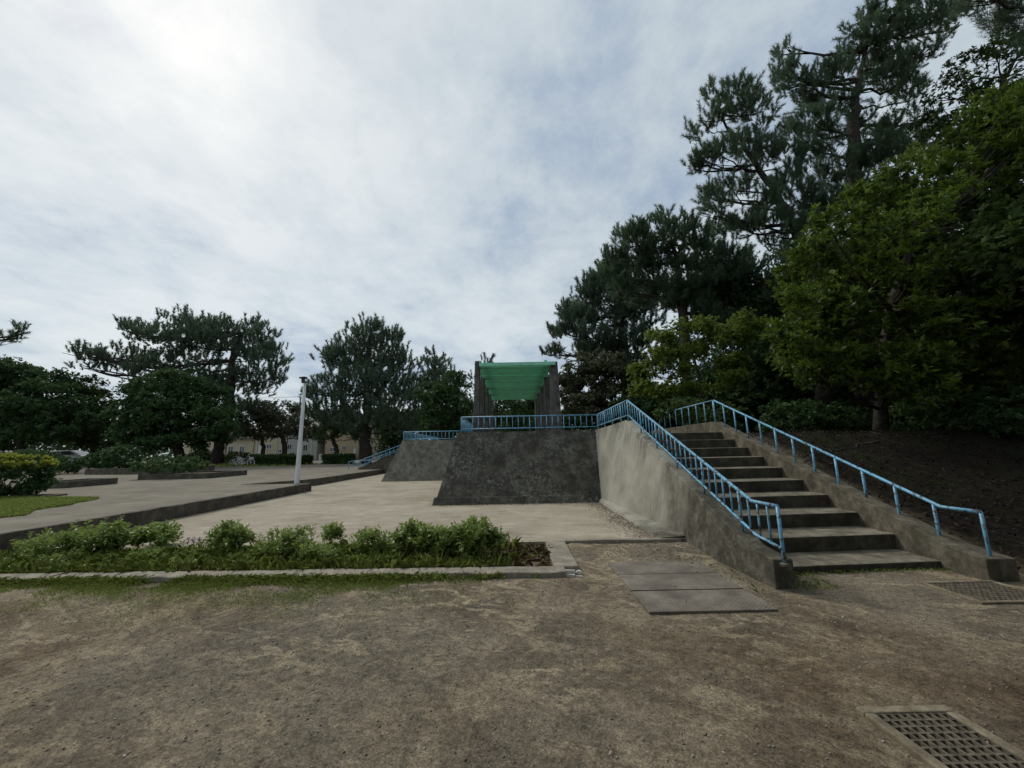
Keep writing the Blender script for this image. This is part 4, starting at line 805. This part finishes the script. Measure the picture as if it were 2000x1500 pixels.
def bed(label, x0, x1, yt, yb, Y, dep):
    a, b = P(x0, yb, Y), P(x1, yt, Y); rt = thing('tree_bed', label, 'planter', ((a[0] + b[0]) / 2, Y, .4), 'low concrete beds round the park trees')
    zt = b[2]; z0 = min(a[2], .35); w = .15
    for q in (box(a[0], b[0], Y, Y + w, z0, zt), box(a[0], b[0], Y + dep - w, Y + dep, z0, zt), box(a[0], a[0] + w, Y + w, Y + dep - w, z0, zt - .002), box(b[0] - w, b[0], Y + w, Y + dep - w, z0, zt - .002)): obj('kerb', *q, M['kerb'], rt, bevel=.015)
    obj('soil', [(a[0] + w, Y + w, zt - .08), (b[0] - w, Y + w, zt - .08), (b[0] - w, Y + dep - w, zt - .08), (a[0] + w, Y + dep - w, zt - .08)], [(0, 1, 2, 3)], M['soil'], rt)
bed('low concrete bed holding the low dark bush', 268, 405, 924, 937, 20, 3)
bed('long low concrete bed under the dark bushy trees', 165, 330, 913, 925, 26, 4)
bed('short dark concrete bed just right of the lime-topped bush', 60, 131, 940, 955, 15.5, 2)
bed('low concrete bed under the clipped bush at the left edge', -60, 40, 973, 990, 11.4, 1.2)
bed('long low bed in front of the clipped hedges', 430, 600, 911, 918, 37, 6)

treeline('far dark wood closing the view behind the pergola and the right grove', -20, 60, 58, 6.0, 10.0, 411, 24000, M['leaf_dark'])
treeline('far dark wood behind the parked cars at the left', -140, -62, 72, 4.0, 9.0, 412, 8000, M['leaf_dark'])
# ------------------------------------------------------------------ houses across the street
M['cream'] = plain('cream_render', (0.50, 0.44, 0.32), 0.9, 0.06, 1.5); M['grey'] = plain('grey_render', (0.42, 0.42, 0.38), 0.9, 0.06, 1.5)
M['roof'] = plain('roof_tiles', (0.06, 0.055, 0.055), 0.7, 0.3, 6); M['frame'] = plain('window_frame', (0.68, 0.68, 0.66), 0.5, 0.05)
M['blockwall'] = concrete('block_wall', (0.28, 0.27, 0.25), (0.38, 0.37, 0.34), (0.46, 0.45, 0.42), .2)
M['siding'] = plain('yellow_siding', (0.46, 0.37, 0.24), 0.9, 0.08, 2)
YH = 62.0
def house(label, x0, x1, mat, wins, doors, H=5.6, dep=7, pipe=None):
    a, b = P(x0, 905, YH)[0], P(x1, 905, YH)[0]; z0 = .3; rt = thing('house', label, 'house', ((a + b) / 2, YH, z0), 'houses across the street')
    obj('wall', *box(a, b, YH, YH + dep, z0, H), mat, rt)
    rz = H + 1.9; o_ = .45
    obj('roof', [(a - o_, YH - o_, H), (b + o_, YH - o_, H), (b + o_, YH + dep + o_, H), (a - o_, YH + dep + o_, H), (a - o_, YH + dep / 2, rz), (b + o_, YH + dep / 2, rz), (a - o_, YH - o_, H - .12), (b + o_, YH - o_, H - .12)],
        [(0, 1, 5, 4), (3, 4, 5, 2), (0, 4, 3), (1, 2, 5), (6, 7, 1, 0)], M['roof'], rt)
    for (wa, ya, wb, yb_) in wins:
        p, q = P(wa, yb_, YH), P(wb, ya, YH); xa, xb, za, zb = p[0], q[0], p[2], q[2]; t = .07
        fr = obj('window', *join([box(xa - t, xb + t, YH - .07, YH - .003, zb, zb + t), box(xa - t, xb + t, YH - .09, YH - .003, za - t, za), box(xa - t, xa, YH - .07, YH - .003, za + .001, zb - .001), box(xb, xb + t, YH - .07, YH - .003, za + .001, zb - .001), box((xa + xb) / 2 - .025, (xa + xb) / 2 + .025, YH - .06, YH - .003, za + .001, zb - .001)]), M['frame'], rt)
        obj('pane', [(xa, YH - .02, za), (xb, YH - .02, za), (xb, YH - .02, zb), (xa, YH - .02, zb)], [(0, 1, 2, 3)], M['glass'], fr)
    for (wa, ya, wb, yb_) in doors:
        p, q = P(wa, yb_, YH), P(wb, ya, YH); d = obj('door', *box(p[0], q[0], YH - .06, YH - .003, z0, q[2]), M['frame'], rt)
        obj('handle', *box(q[0] - .16, q[0] - .12, YH - .12, YH - .061, z0 + .9, z0 + 1.1), M['darkmetal'], d)
    for x in (pipe or []):
        xx = P(x, 900, YH)[0]; v, f = tube([(xx, YH - .1, z0), (xx, YH - .1, H - .1)], .06, 6); obj('downpipe', v, f, M['frame'], rt)
    return rt
house('cream house seen left of the leaning pine trunk', 355, 437, M['cream'], [(385, 870, 395, 880), (420, 868, 430, 879)], [], pipe=[437])
house('long low cream house seen between the leaning pine trunk and the cherry trees', 440, 492, M['cream'], [(446, 872, 456, 884), (468, 872, 478, 884)], [], H=4.2)
house('pale house with a dark entrance behind the cherry trees', 494, 556, M['cream'], [(521, 868, 531, 876), (543, 878, 550, 884)], [(503, 870, 511, 892)], pipe=[500, 538])
house('grey house with white windows right behind the lamp post', 559, 617, M['grey'], [(562, 868, 570, 877), (592, 869, 601, 880)], [(584, 868, 589, 893)], pipe=[607])
house('yellowish house with two small windows below the rounded pine', 633, 700, M['siding'], [(645, 874, 654, 882), (668, 871, 676, 878)], [(690, 876, 695, 893)], pipe=[697])
house('cream house partly hidden behind the farther platform', 704, 775, M['cream'], [(735, 876, 743, 884)], [(721, 872, 727, 893)])
a_, b_ = P(618, 900, YH + 2)[0], P(633, 900, YH + 2)[0]
cp = thing('carport', 'dark carport in the gap between the grey and the yellowish house', 'carport', ((a_ + b_) / 2, YH + 2, .4))
obj('roof', *box(a_, b_, YH + 1, YH + 6, 3.3, 3.45), M['roof'], cp); obj('back_wall', *box(a_, b_, YH + 6, YH + 6.1, .3, 3.3), M['darkmetal'], cp)
for lb, x0, x1, y0, y1, mt in (('white block wall in front of the grey house', 591, 611, 890, 903, 'blockwall'), ('white gate pillar between the grey and yellowish houses', 622, 628, 887, 903, 'frame'), ('low block wall in front of the yellowish house', 640, 700, 893, 903, 'blockwall'), ('pale panel wall in front of the leftmost cream house', 366, 440, 884, 905, 'blockwall')):
    p, q = P(x0, y1, YH - 4), P(x1, y0, YH - 4); rt = thing('garden_wall', lb, 'garden wall', ((p[0] + q[0]) / 2, YH - 4, .3))
    obj('wall', *box(p[0], q[0], YH - 4, YH - 3.85, .2, q[2]), M[mt], rt); obj('coping', *box(p[0] - .03, q[0] + .03, YH - 4.04, YH - 3.81, q[2] + .001, q[2] + .06), M[mt], rt)
fe = thing('street_fence', 'thin dark metal fence in front of the yellowish house', 'fence', (P(660, 900, YH - 4.3)[0], YH - 4.3, .3))
p, q = P(633, 890, YH - 4.3), P(700, 888, YH - 4.3)
for z in (.5, q[2]): obj('fence_rail', *box(p[0], q[0], YH - 4.32, YH - 4.28, z, z + .05), M['darkmetal'], fe)
for x in np.linspace(p[0], q[0], 22): obj('fence_bar', *box(x - .02, x + .02, YH - 4.315, YH - 4.285, .3, q[2] - .001), M['darkmetal'], fe)
v, f = tube(bez(P(455, 776, 55), P(640, 770, 55), (0, 0, -.5), 12), .025, 5); tag(obj('overhead_wire', v, f, M['darkmetal']), 'thin overhead wire sagging between the wide pine and the rounded pine', 'wire')

# ------------------------------------------------------------------ parked cars, bicycles
def car(label, loc, rz, paint, Lc=4.4):
    rt = thing('parked_car', label, 'car', loc, 'cars parked beyond the trees'); rt.rotation_euler = (0, 0, rz)
    prof = [(-Lc / 2, .35), (-Lc / 2, .75), (-Lc / 2 + .15, .95), (-.55 - .9, 1.0), (-.95, 1.45), (.75, 1.5), (1.75, 1.05), (Lc / 2 - .12, .85), (Lc / 2, .6), (Lc / 2, .35)]
    def add(name, v, f, mt, par=rt, sm_=False):
        o = bpy.data.objects.new(name, mesh(name, v, f, mt, smooth=sm_)); COL.objects.link(o); o.parent = par; return o
    n = len(prof); V = []
    for y, s_ in ((-.82, 0), (.82, 0)):
        for (x, z) in prof: V.append((x, y * (.80 if z > 1.2 else 1.0), z))
    Fs = [tuple(range(n)), tuple(range(n, 2 * n))[::-1]] + [(i + n, (i + 1) % n + n, (i + 1) % n, i) for i in range(n)]
    b = add('body', V, Fs, paint); b.modifiers.new('Bevel', 'BEVEL').width = .05
    for s_ in (-1, 1):
        y = s_ * .835; yt = s_ * .70
        for (xa, xb, xc, xd) in ((-1.28, -.10, -.10, -.92), (0.0, 1.42, .72, 0.0)): add('side_window', [(xa, y, 1.03), (xb, y, 1.03), (xc, yt, 1.42), (xd, yt, 1.42)], [(0, 1, 2, 3)], M['glass'])
        for x in (-1.35, 1.35):
            v, f = lathe([(.18, -.1), (.32, -.1), (.33, -.06), (.33, .08), (.30, .11), (.19, .11)], 16); V = np.array(v)[:, [0, 2, 1]]; V = V + np.array([x, s_ * .76, .33]); w_ = add('wheel', V, f, M['darkmetal'])
            v, f = lathe([(.03, 0), (.19, 0), (.19, .02), (.05, .03)], 12); V = np.array(v)[:, [0, 2, 1]] * np.array([1, s_, 1]) + np.array([x, s_ * .875, .33]); add('rim', V, f, M['frame'], w_)
        add('headlight', *box(Lc / 2 - .06, Lc / 2 + .01, s_ * .62 - .15, s_ * .62 + .15, .62, .78), M['frame'])
    add('windscreen', [(1.70, -.66, 1.09), (1.70, .66, 1.09), (.80, .58, 1.485), (.80, -.58, 1.485)], [(0, 1, 2, 3)], M['glass'])
    add('bumper', *box(Lc / 2 - .02, Lc / 2 + .05, -.8, .8, .36, .52), paint); return rt
M['carwhite'] = plain('white_car_paint', (0.72, 0.73, 0.74), 0.25, 0.03, 2, 0, .5); M['carsilver'] = plain('silver_car_paint', (0.40, 0.42, 0.44), 0.3, 0.03, 2, .3, .5)
c = P(128, 905, 43); car('white parked car half hidden behind the small dark bush', (c[0], 43, c[2] - .1), .15, M['carwhite'])
c = P(52, 905, 47); car('silver parked car glimpsed between the leftmost trunks', (c[0], 47, c[2] - .1), .1, M['carsilver'])
c = P(5, 905, 44); car('silver parked car cut by the left edge of the view', (c[0], 44, c[2] - .1), .1, M['carsilver'])
def bike(label, loc, rz, s=1.0):
    rt = thing('bicycle', label, 'bicycle', loc, 'bicycles by the hedges'); rt.rotation_euler = (0, 0, rz)
    def add(name, parts, mt):
        v, f = join(parts); o = bpy.data.objects.new(name, mesh(name, v, f, mt)); COL.objects.link(o); o.parent = rt
    for x in (-.52, .52):
        a = np.linspace(0, 2 * np.pi, 17); add('wheel', [tube(np.stack([x + .33 * np.cos(a), 0 * a, .34 + .33 * np.sin(a)], -1), .03, 5, False)] + [tube([(x, 0, .34), (x + .32 * math.cos(t), 0, .34 + .32 * math.sin(t))], .008, 3) for t in np.linspace(0, 5.6, 8)], M['frame'])
    add('frame', [tube(q, .03, 5) for q in ([(-.52, 0, .34), (-.05, 0, .30), (.35, 0, .80), (-.18, 0, .78), (-.05, 0, .30)], [(-.52, 0, .34), (-.18, 0, .78)], [(.52, 0, .34), (.33, 0, .95)])], M['frame'])
    add('saddle', [box(-.32, -.06, -.07, .07, .86, .92), tube([(-.18, 0, .76), (-.19, 0, .87)], .02, 5)], M['darkmetal'])
    add('handlebar', [tube([(.22, -.26, 1.0), (.34, -.1, 1.0), (.34, .1, 1.0), (.22, .26, 1.0)], .02, 5), box(.40, .72, -.15, .15, .70, .90)], M['frame'])
c = P(478, 911, 39.2); bike('white bicycle leaning nearest the short clipped hedge', (c[0], 39.2, c[2]), .2)
c = P(459, 911, 39.6); bike('white bicycle parked left of the other one', (c[0], 39.6, c[2]), -.3)

# ------------------------------------------------------------------ planter shrubs, weeds, grass
SG = 'shrubs in the long planter'
for i, (px, y0, y1, hw, lb, mt, L) in enumerate([
    (62, 1052, 1100, 46, 'lime-tinged low shrub nearest the left end of the planter', 'leaf_shrub', .06), (165, 1032, 1092, 54, 'largest dark-centred leafy shrub in the left part of the planter', 'leaf_shrub', .075), (288, 1034, 1078, 40, 'leafy shrub standing apart against the pale paving, right of the largest left one', 'leaf_shrub', .075),
    (436, 1032, 1088, 38, 'upright leafy shrub beside the purple flowers', 'leaf_shrub', .07), (545, 1042, 1096, 56, 'wide grassy-looking shrub left of the planter middle', 'leaf_shrub', .055), (640, 1030, 1070, 18, 'narrow tall sprig in the planter middle', 'leaf_shrub', .06),
    (715, 1044, 1090, 40, 'loose shrub just right of the narrow sprig', 'leaf_shrub', .055), (803, 1032, 1092, 35, 'third leafy shrub from the right end of the planter row', 'leaf_shrub', .075), (862, 1038, 1090, 28, 'second leafy shrub from the right, between two taller ones', 'leaf_shrub', .075),
    (927, 1024, 1094, 40, 'tallest glossy-leaved shrub near the right end of the planter', 'leaf_shrub', .085), (976, 1042, 1064, 12, 'tiny dark shrub at the right end of the planter row', 'leaf_dark', .045), (272, 1078, 1100, 34, 'low feathery light green clump under the marigold', 'leaf_shrub', .04), (610, 1070, 1106, 40, 'low spreading weed clump at the planter front middle', 'leaf_shrub', .05), (110, 1082, 1106, 34, 'low feathery clump below the largest left shrub', 'leaf_shrub', .04)]):
    b = PZ(px, y1, .06); kk = b[1] / FPX; h = (y1 - y0) * kk * .37; w = hw * kk * .92
    bush('shrub', lb, (b[0], b[1] + w * .4, .05 + h), (w * .95, min(w * .8, .28), h * 1.05), 1800, L, L * .40, M[mt], 200 + i, 'shrub', SG, nl=7, kd=110, clump=.20, stems=9, shell=.25, shoot=2.0, up=1.6, sprigs=int(10 + hw * .35))
def blades(xy, z, hmin, hmax, w, rng, bend=.5, tint=.45):
    n = len(xy); h = rng.uniform(hmin, hmax, n); a = rng.uniform(0, 2 * np.pi, n); d = np.stack([np.cos(a), np.sin(a), 0 * a], -1); sd = np.stack([-np.sin(a), np.cos(a), 0 * a], -1) * (w / 2)
    b = np.stack([xy[:, 0], xy[:, 1], z], -1); lean = (rng.random(n) * bend)[:, None]
    m_ = b + d * (h[:, None] * lean * .35) + np.array([0, 0, 1.]) * (h[:, None] * .6); t_ = b + d * (h[:, None] * lean * 1.1) + np.array([0, 0, 1.]) * (h[:, None] * (1 - .35 * lean))
    V = np.stack([b - sd, b + sd, m_ + sd * .7, t_, m_ - sd * .7], 1).reshape(-1, 3); F = np.arange(n * 5).reshape(-1, 5)
    return V, F, np.repeat(np.clip(rng.normal(tint, .22, n), 0, 1), 5)
rng = np.random.default_rng(301)
gz0 = lambda q: dirt_h(q[:, 0], q[:, 1])
def patchy(n, x0, x1, y0, y1, fn):
    xy = np.stack([rng.uniform(x0, x1, n), rng.uniform(y0, y1, n)], -1); return xy[rng.random(n) < fn(xy[:, 0], xy[:, 1])]
front = lambda x: 4.90 + (0.80 - x) * 0.0203
def fd(x, y):
    d = (front(x) - y); n_ = fbm(x * 2.1, y * 3.2, 5) + .5
    return np.clip((n_ * 2.6 - .85) * np.exp(-d * 3.6) * 1.6, 0, 1) * (d > .0) * sstep((-.2 - x) / 2.0) + (np.abs(d - .03) < .04) * np.clip(fbm(x * 5, x * 0 + 3, 3) * 2 + .12, 0, 1) * .5 * (x < .3)
xy = patchy(300000, -9, .4, 3.9, 5.1, fd); tag(obj('grass', *blades(xy, gz0(xy) - .004, .012, np.full(len(xy), .02) + .10 * np.exp(-7.0 * np.abs(front(xy[:, 0]) - xy[:, 1])), .0036, rng, 1.1)[:2], M['grass'], tint=np.repeat(np.clip(rng.normal(.4, .25, len(xy)), 0, 1), 5), kind='stuff'), 'sparse grass growing along the front of the planter border', 'grass')
ins = lambda x, y: np.clip((fbm(x * 2.2 + 9, y * 3, 4) + .16) * 2.6, 0, 1) * sstep((0.35 - x) / .9) * ((y > front(x) + .25))
xy = patchy(60000, -9, .45, 5.15, 6.4, ins); V, F, t = blades(xy, np.full(len(xy), .04), .04, np.where(rng.random(len(xy)) < .12, .27, .15), .005, rng, .9); tag(obj('weeds', V, F, M['grass'], tint=t, kind='stuff'), 'weeds and grass filling the planter between the shrubs', 'weeds')
lv = patchy(6000, -9, .45, 5.4, 6.3, ins); p = np.stack([lv[:, 0], lv[:, 1], .04 + .12 * rng.random(len(lv))], -1); V, F, t = leaves(p, nrm(rng.standard_normal((len(p), 3)) * .5 + np.array([0, 0, 1.])), 5, .05, .022, rng); tag(obj('ground_cover', V, F, M['leaf_shrub'], tint=t, kind='stuff'), 'small leafy ground cover among the planter shrubs', 'ground cover')
tw = patchy(4000, -9, .47, 5.13, 6.4, lambda x, y: .8 * (y > front(x) + .25)); V, F, t = blades(tw, np.full(len(tw), .03), .05, .16, .006, rng, 2.2); tag(obj('dry_stems', V, F, M['drygrass'], tint=t, kind='stuff'), 'dry brown stems lying over the planter soil', 'dry stems')
po = np.array([PZ(0, 972, .4), PZ(215, 973, .4), PZ(140, 985, .4), PZ(40, 1008, .4), PZ(-80, 1020, .4), PZ(-120, 990, .4)])[:, :2]
xy = patchy(90000, po[:, 0].min(), po[:, 0].max(), po[:, 1].min(), po[:, 1].max(), lambda x, y: inside(x + .8 * fbm(x, y), y + .5 * fbm(x + 5, y), po) * np.clip(fbm(x * 1.5, y * 1.5) * 1.6 + .75, .1, 1)); V, F, t = blades(xy, np.full(len(xy), .398), .04, .10, .014, rng, 1.0); tag(obj('grass', V, F, M['grass'], tint=t, kind='stuff'), 'bright grass patch on the terrace right of the clipped bush', 'grass')
gq = patchy(5000, -46, -22, 38, 44, lambda x, y: np.clip(fbm(x * .4, y * .4) + .5, 0, 1)); V, F, t = blades(gq, terr(gq[:, 0]), .10, .3, .08, rng, 1.0); tag(obj('grass', V, F, M['grass'], tint=t, kind='stuff'), 'grass strip under the wide pine and the hedges', 'grass')
wx = np.concatenate([np.stack([rng.uniform(3.02, 3.5, 300), rng.uniform(4.45, 4.95, 300)], -1), np.stack([rng.uniform(3.1, 5.3, 260), 5.0 + .055 * 0 + rng.uniform(-.06, .03, 260)], -1), np.stack([rng.uniform(2.2, 2.8, 120), rng.uniform(4.3, 5.8, 120)], -1)]); V, F, t = blades(wx, gz0(wx), .015, .06, .004, rng, 1.2, .3); tag(obj('weeds', V, F, M['grass'], tint=t, kind='stuff'), 'scattered weeds at the foot of the stair side wall and first step', 'weeds')
# flowers
b = PZ(312, 1098, .12); mg = thing('marigold', 'single orange flower in the planter', 'flower', (b[0], b[1], .05))
v, f = tube([(b[0], b[1], .05), (b[0] + .005, b[1], .13)], .003, 5); obj('stem', v, f, M['grass'], mg, tint=[.4] * len(v))
fl = [[(b[0] + .005 + .022 * math.cos(a) * q, b[1] + .022 * math.sin(a) * q, .13 + h) for a, q, h in ((t - .35, .8, .01), (t, 1.2, .012), (t + .35, .8, .01))] + [(b[0] + .005, b[1], .125)] for t in np.linspace(0, 6.28, 9)[:-1]]
for q in fl: obj('petal', q, [(0, 1, 2), (0, 2, 3)], M['orange'], mg)
for i, px in enumerate((366, 377, 388)):
    b = PZ(px, 1070, .1); fw = thing('purple_flower', ('left', 'middle', 'right')[i] + ' purple flower spike beside the upright leafy shrub', 'flower', (b[0], b[1], .05), 'purple flower spikes')
    v, f = tube([(b[0], b[1], .05), (b[0], b[1], .24)], .003, 5); obj('stem', v, f, M['grass'], fw, tint=[.4] * len(v))
    p = np.stack([rng.normal(b[0], .012, 16), rng.normal(b[1], .012, 16), rng.uniform(.17, .26, 16)], -1); v, f, t = leaves(p, nrm(rng.standard_normal((16, 3))), 4, .022, .014, rng); obj('flower_head', v, f, M['purple'], fw, tint=t)
# young plants behind the right handrail
for i, (px, py, Y, r) in enumerate(((1345, 800, 13.5, .55), (1395, 805, 12.6, .4), (1296, 812, 14.6, .3), (1430, 815, 12.4, .35))):
    c = P(px, py, Y); bush('shrub', ('leafy shrub behind the upper landing handrail', 'smaller shrub at the bend of the right handrail', 'small bright shrub at the far end of the landing handrail', 'low shrub right of the handrail bend')[i], c, (r, r, r * .75), 260, .12, .055, M['leaf_mid'], 230 + i, 'shrub', 'shrubs behind the handrail', kd=12)

for i, (px, Y, r_, lb) in enumerate(((1560, 13.2, 1.0, 'low dark bush added to darken the mound crest behind the upper part of the handrail'), (1650, 12.6, .8, 'low dark bush added to darken the mound crest just left of the glossy tree trunk'), (1810, 12.4, 1.0, 'low dark bush added to darken the mound crest just right of the glossy tree trunk'), (1900, 11.2, 1.1, 'wide dark bush added to darken the right shoulder of the mound'), (1985, 9.6, 1.0, 'dark bush added to darken the low mound at the right edge of the view'))):  # low bushes added for darkness along the mound crest
    x_ = P(px, 860, Y)[0]; z_ = float(mound_h(np.array(x_), np.array(Y)))
    bush('bush', lb, (x_, Y, z_ + r_ * .5), (r_ * 1.2, r_, r_ * .62), 240, .13, .055, M['leaf_dark'], 260 + i, 'bush', 'bushes added to darken the mound crest', kd=40)
# ------------------------------------------------------------------ small stuff on the ground
n = 26000; xy = np.stack([rng.uniform(-7, 6.5, n), 1.1 + 4.2 * rng.random(n) ** 1.3], -1)
hz = dirt_h(xy[:, 0], xy[:, 1])
keep = (xy[:, 1] < front(xy[:, 0]) - .02) | (xy[:, 0] > .85); keep &= ~((xy[:, 0] > 1.2) & (xy[:, 0] < 2.5) & (xy[:, 1] > 3.9)) & ~((xy[:, 0] > 1.95) & (xy[:, 0] < 2.55) & (xy[:, 1] < 2.6)) & (xy[:, 0] < 5.2); xy, hz = xy[keep], hz[keep]; n = len(xy)
s_ = .002 + .008 * rng.random(n) ** 6; tet = np.array([(1, 0, -.4), (-.5, .87, -.4), (-.5, -.87, -.4), (0, 0, .9)])
rot = rng.uniform(0, 6.28, n); R2 = np.stack([np.stack([np.cos(rot), -np.sin(rot)], -1), np.stack([np.sin(rot), np.cos(rot)], -1)], 1)
pv = np.einsum('nij,kj->nki', R2, tet[:, :2]); V = np.concatenate([pv * s_[:, None, None] * rng.uniform(.7, 1.5, (n, 1, 1)), np.broadcast_to(tet[None, :, 2:], (n, 4, 1)) * s_[:, None, None] * .8], -1) + np.concatenate([xy, hz[:, None]], -1)[:, None]
F = (np.array([(0, 1, 3), (1, 2, 3), (2, 0, 3), (0, 2, 1)])[None] + 4 * np.arange(n)[:, None, None]).reshape(-1, 3)
tt = np.where(rng.random(n) < .03, 1.0, rng.random(n) ** 2 * .5)
tag(obj('gravel', V.reshape(-1, 3), F, M['fleck'], tint=np.repeat(tt, 4), kind='stuff'), 'fine gravel and pale flecks scattered over the dirt', 'gravel')
def litter(name, label, xy, z, L, w, tint, mt='litter'):
    p = np.stack([xy[:, 0], xy[:, 1], z], -1); v, f, t = leaves(p, nrm(rng.standard_normal((len(p), 3)) * .6 + np.array([0, 0, 1.])), 1, L, w, rng, 1.3, 1.6, 0, 0); tag(obj(name, v, f, M[mt], tint=np.repeat(np.clip(rng.normal(tint, .25, len(p)), 0, 1), 4), kind='stuff'), label, 'leaf litter')
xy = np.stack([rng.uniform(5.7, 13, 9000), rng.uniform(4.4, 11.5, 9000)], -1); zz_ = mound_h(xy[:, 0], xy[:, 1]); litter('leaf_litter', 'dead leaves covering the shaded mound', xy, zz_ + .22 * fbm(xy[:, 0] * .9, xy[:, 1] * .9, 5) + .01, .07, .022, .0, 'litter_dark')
xy = np.concatenate([np.stack([2.27 - np.abs(rng.normal(0, .26, 1600)), rng.uniform(6.5, 10.7, 1600)], -1), np.stack([rng.uniform(-2, 2.2, 500), 10.72 - np.abs(rng.normal(0, .12, 500))], -1)]); litter('leaf_litter', 'brown litter gathered along the wall feet on the paving', xy, np.full(len(xy), .106), .026, .010, .0, 'litter_dark')
xy = np.stack([rng.uniform(-6, 5, 800), rng.uniform(1.3, 4.8, 800)], -1); litter('leaf_litter', 'few pale dry leaves and twigs on the open dirt', xy, gz0(xy) + .008, .032, .009, .5)
xy = np.stack([rng.uniform(1.3, 2.9, 500), rng.uniform(5.6, 6.42, 500)], -1); litter('leaf_litter', 'brown litter between the cover plates and the paving edge', xy, gz0(xy) + .006, .028, .011, .02)
# surface roots creeping over the mound
for i, (pts) in enumerate([[(1600, 848), (1640, 846), (1690, 843), (1730, 850)], [(1560, 905), (1610, 880), (1660, 872), (1720, 862)]]):
    q = []
    for (a, b) in pts:
        d = ray(a, b); t = 3.0
        for _ in range(400):
            pnt = CAM + d * t
            if pnt[2] <= mound_h(pnt[0], pnt[1]) + .22 * fbm(pnt[0] * .9, pnt[1] * .9, 5) or pnt[1] > 13: break
            t += .03
        q.append(pnt)
    q = np.array(q); tt_ = np.linspace(0, len(q) - 1, 16); q = np.stack([np.interp(tt_, range(len(q)), q[:, j]) for j in range(3)], -1); q[:, :2] += rng.normal(0, .05, (16, 2)); q[:, 2] = mound_h(q[:, 0], q[:, 1]) + .22 * fbm(q[:, 0] * .9, q[:, 1] * .9, 5) + .005
    v, f = tube(q, np.linspace(.008, .022, 16), 7); tag(obj('tree_root', v, f, M['bark'], smooth=True), ('gnarled root on the mound crest running to the glossy tree trunk', 'thin root on the mound close to the handrail bend', 'root crossing the middle of the mound slope', 'lowest short root on the mound slope')[i], 'root', 'roots creeping over the mound')
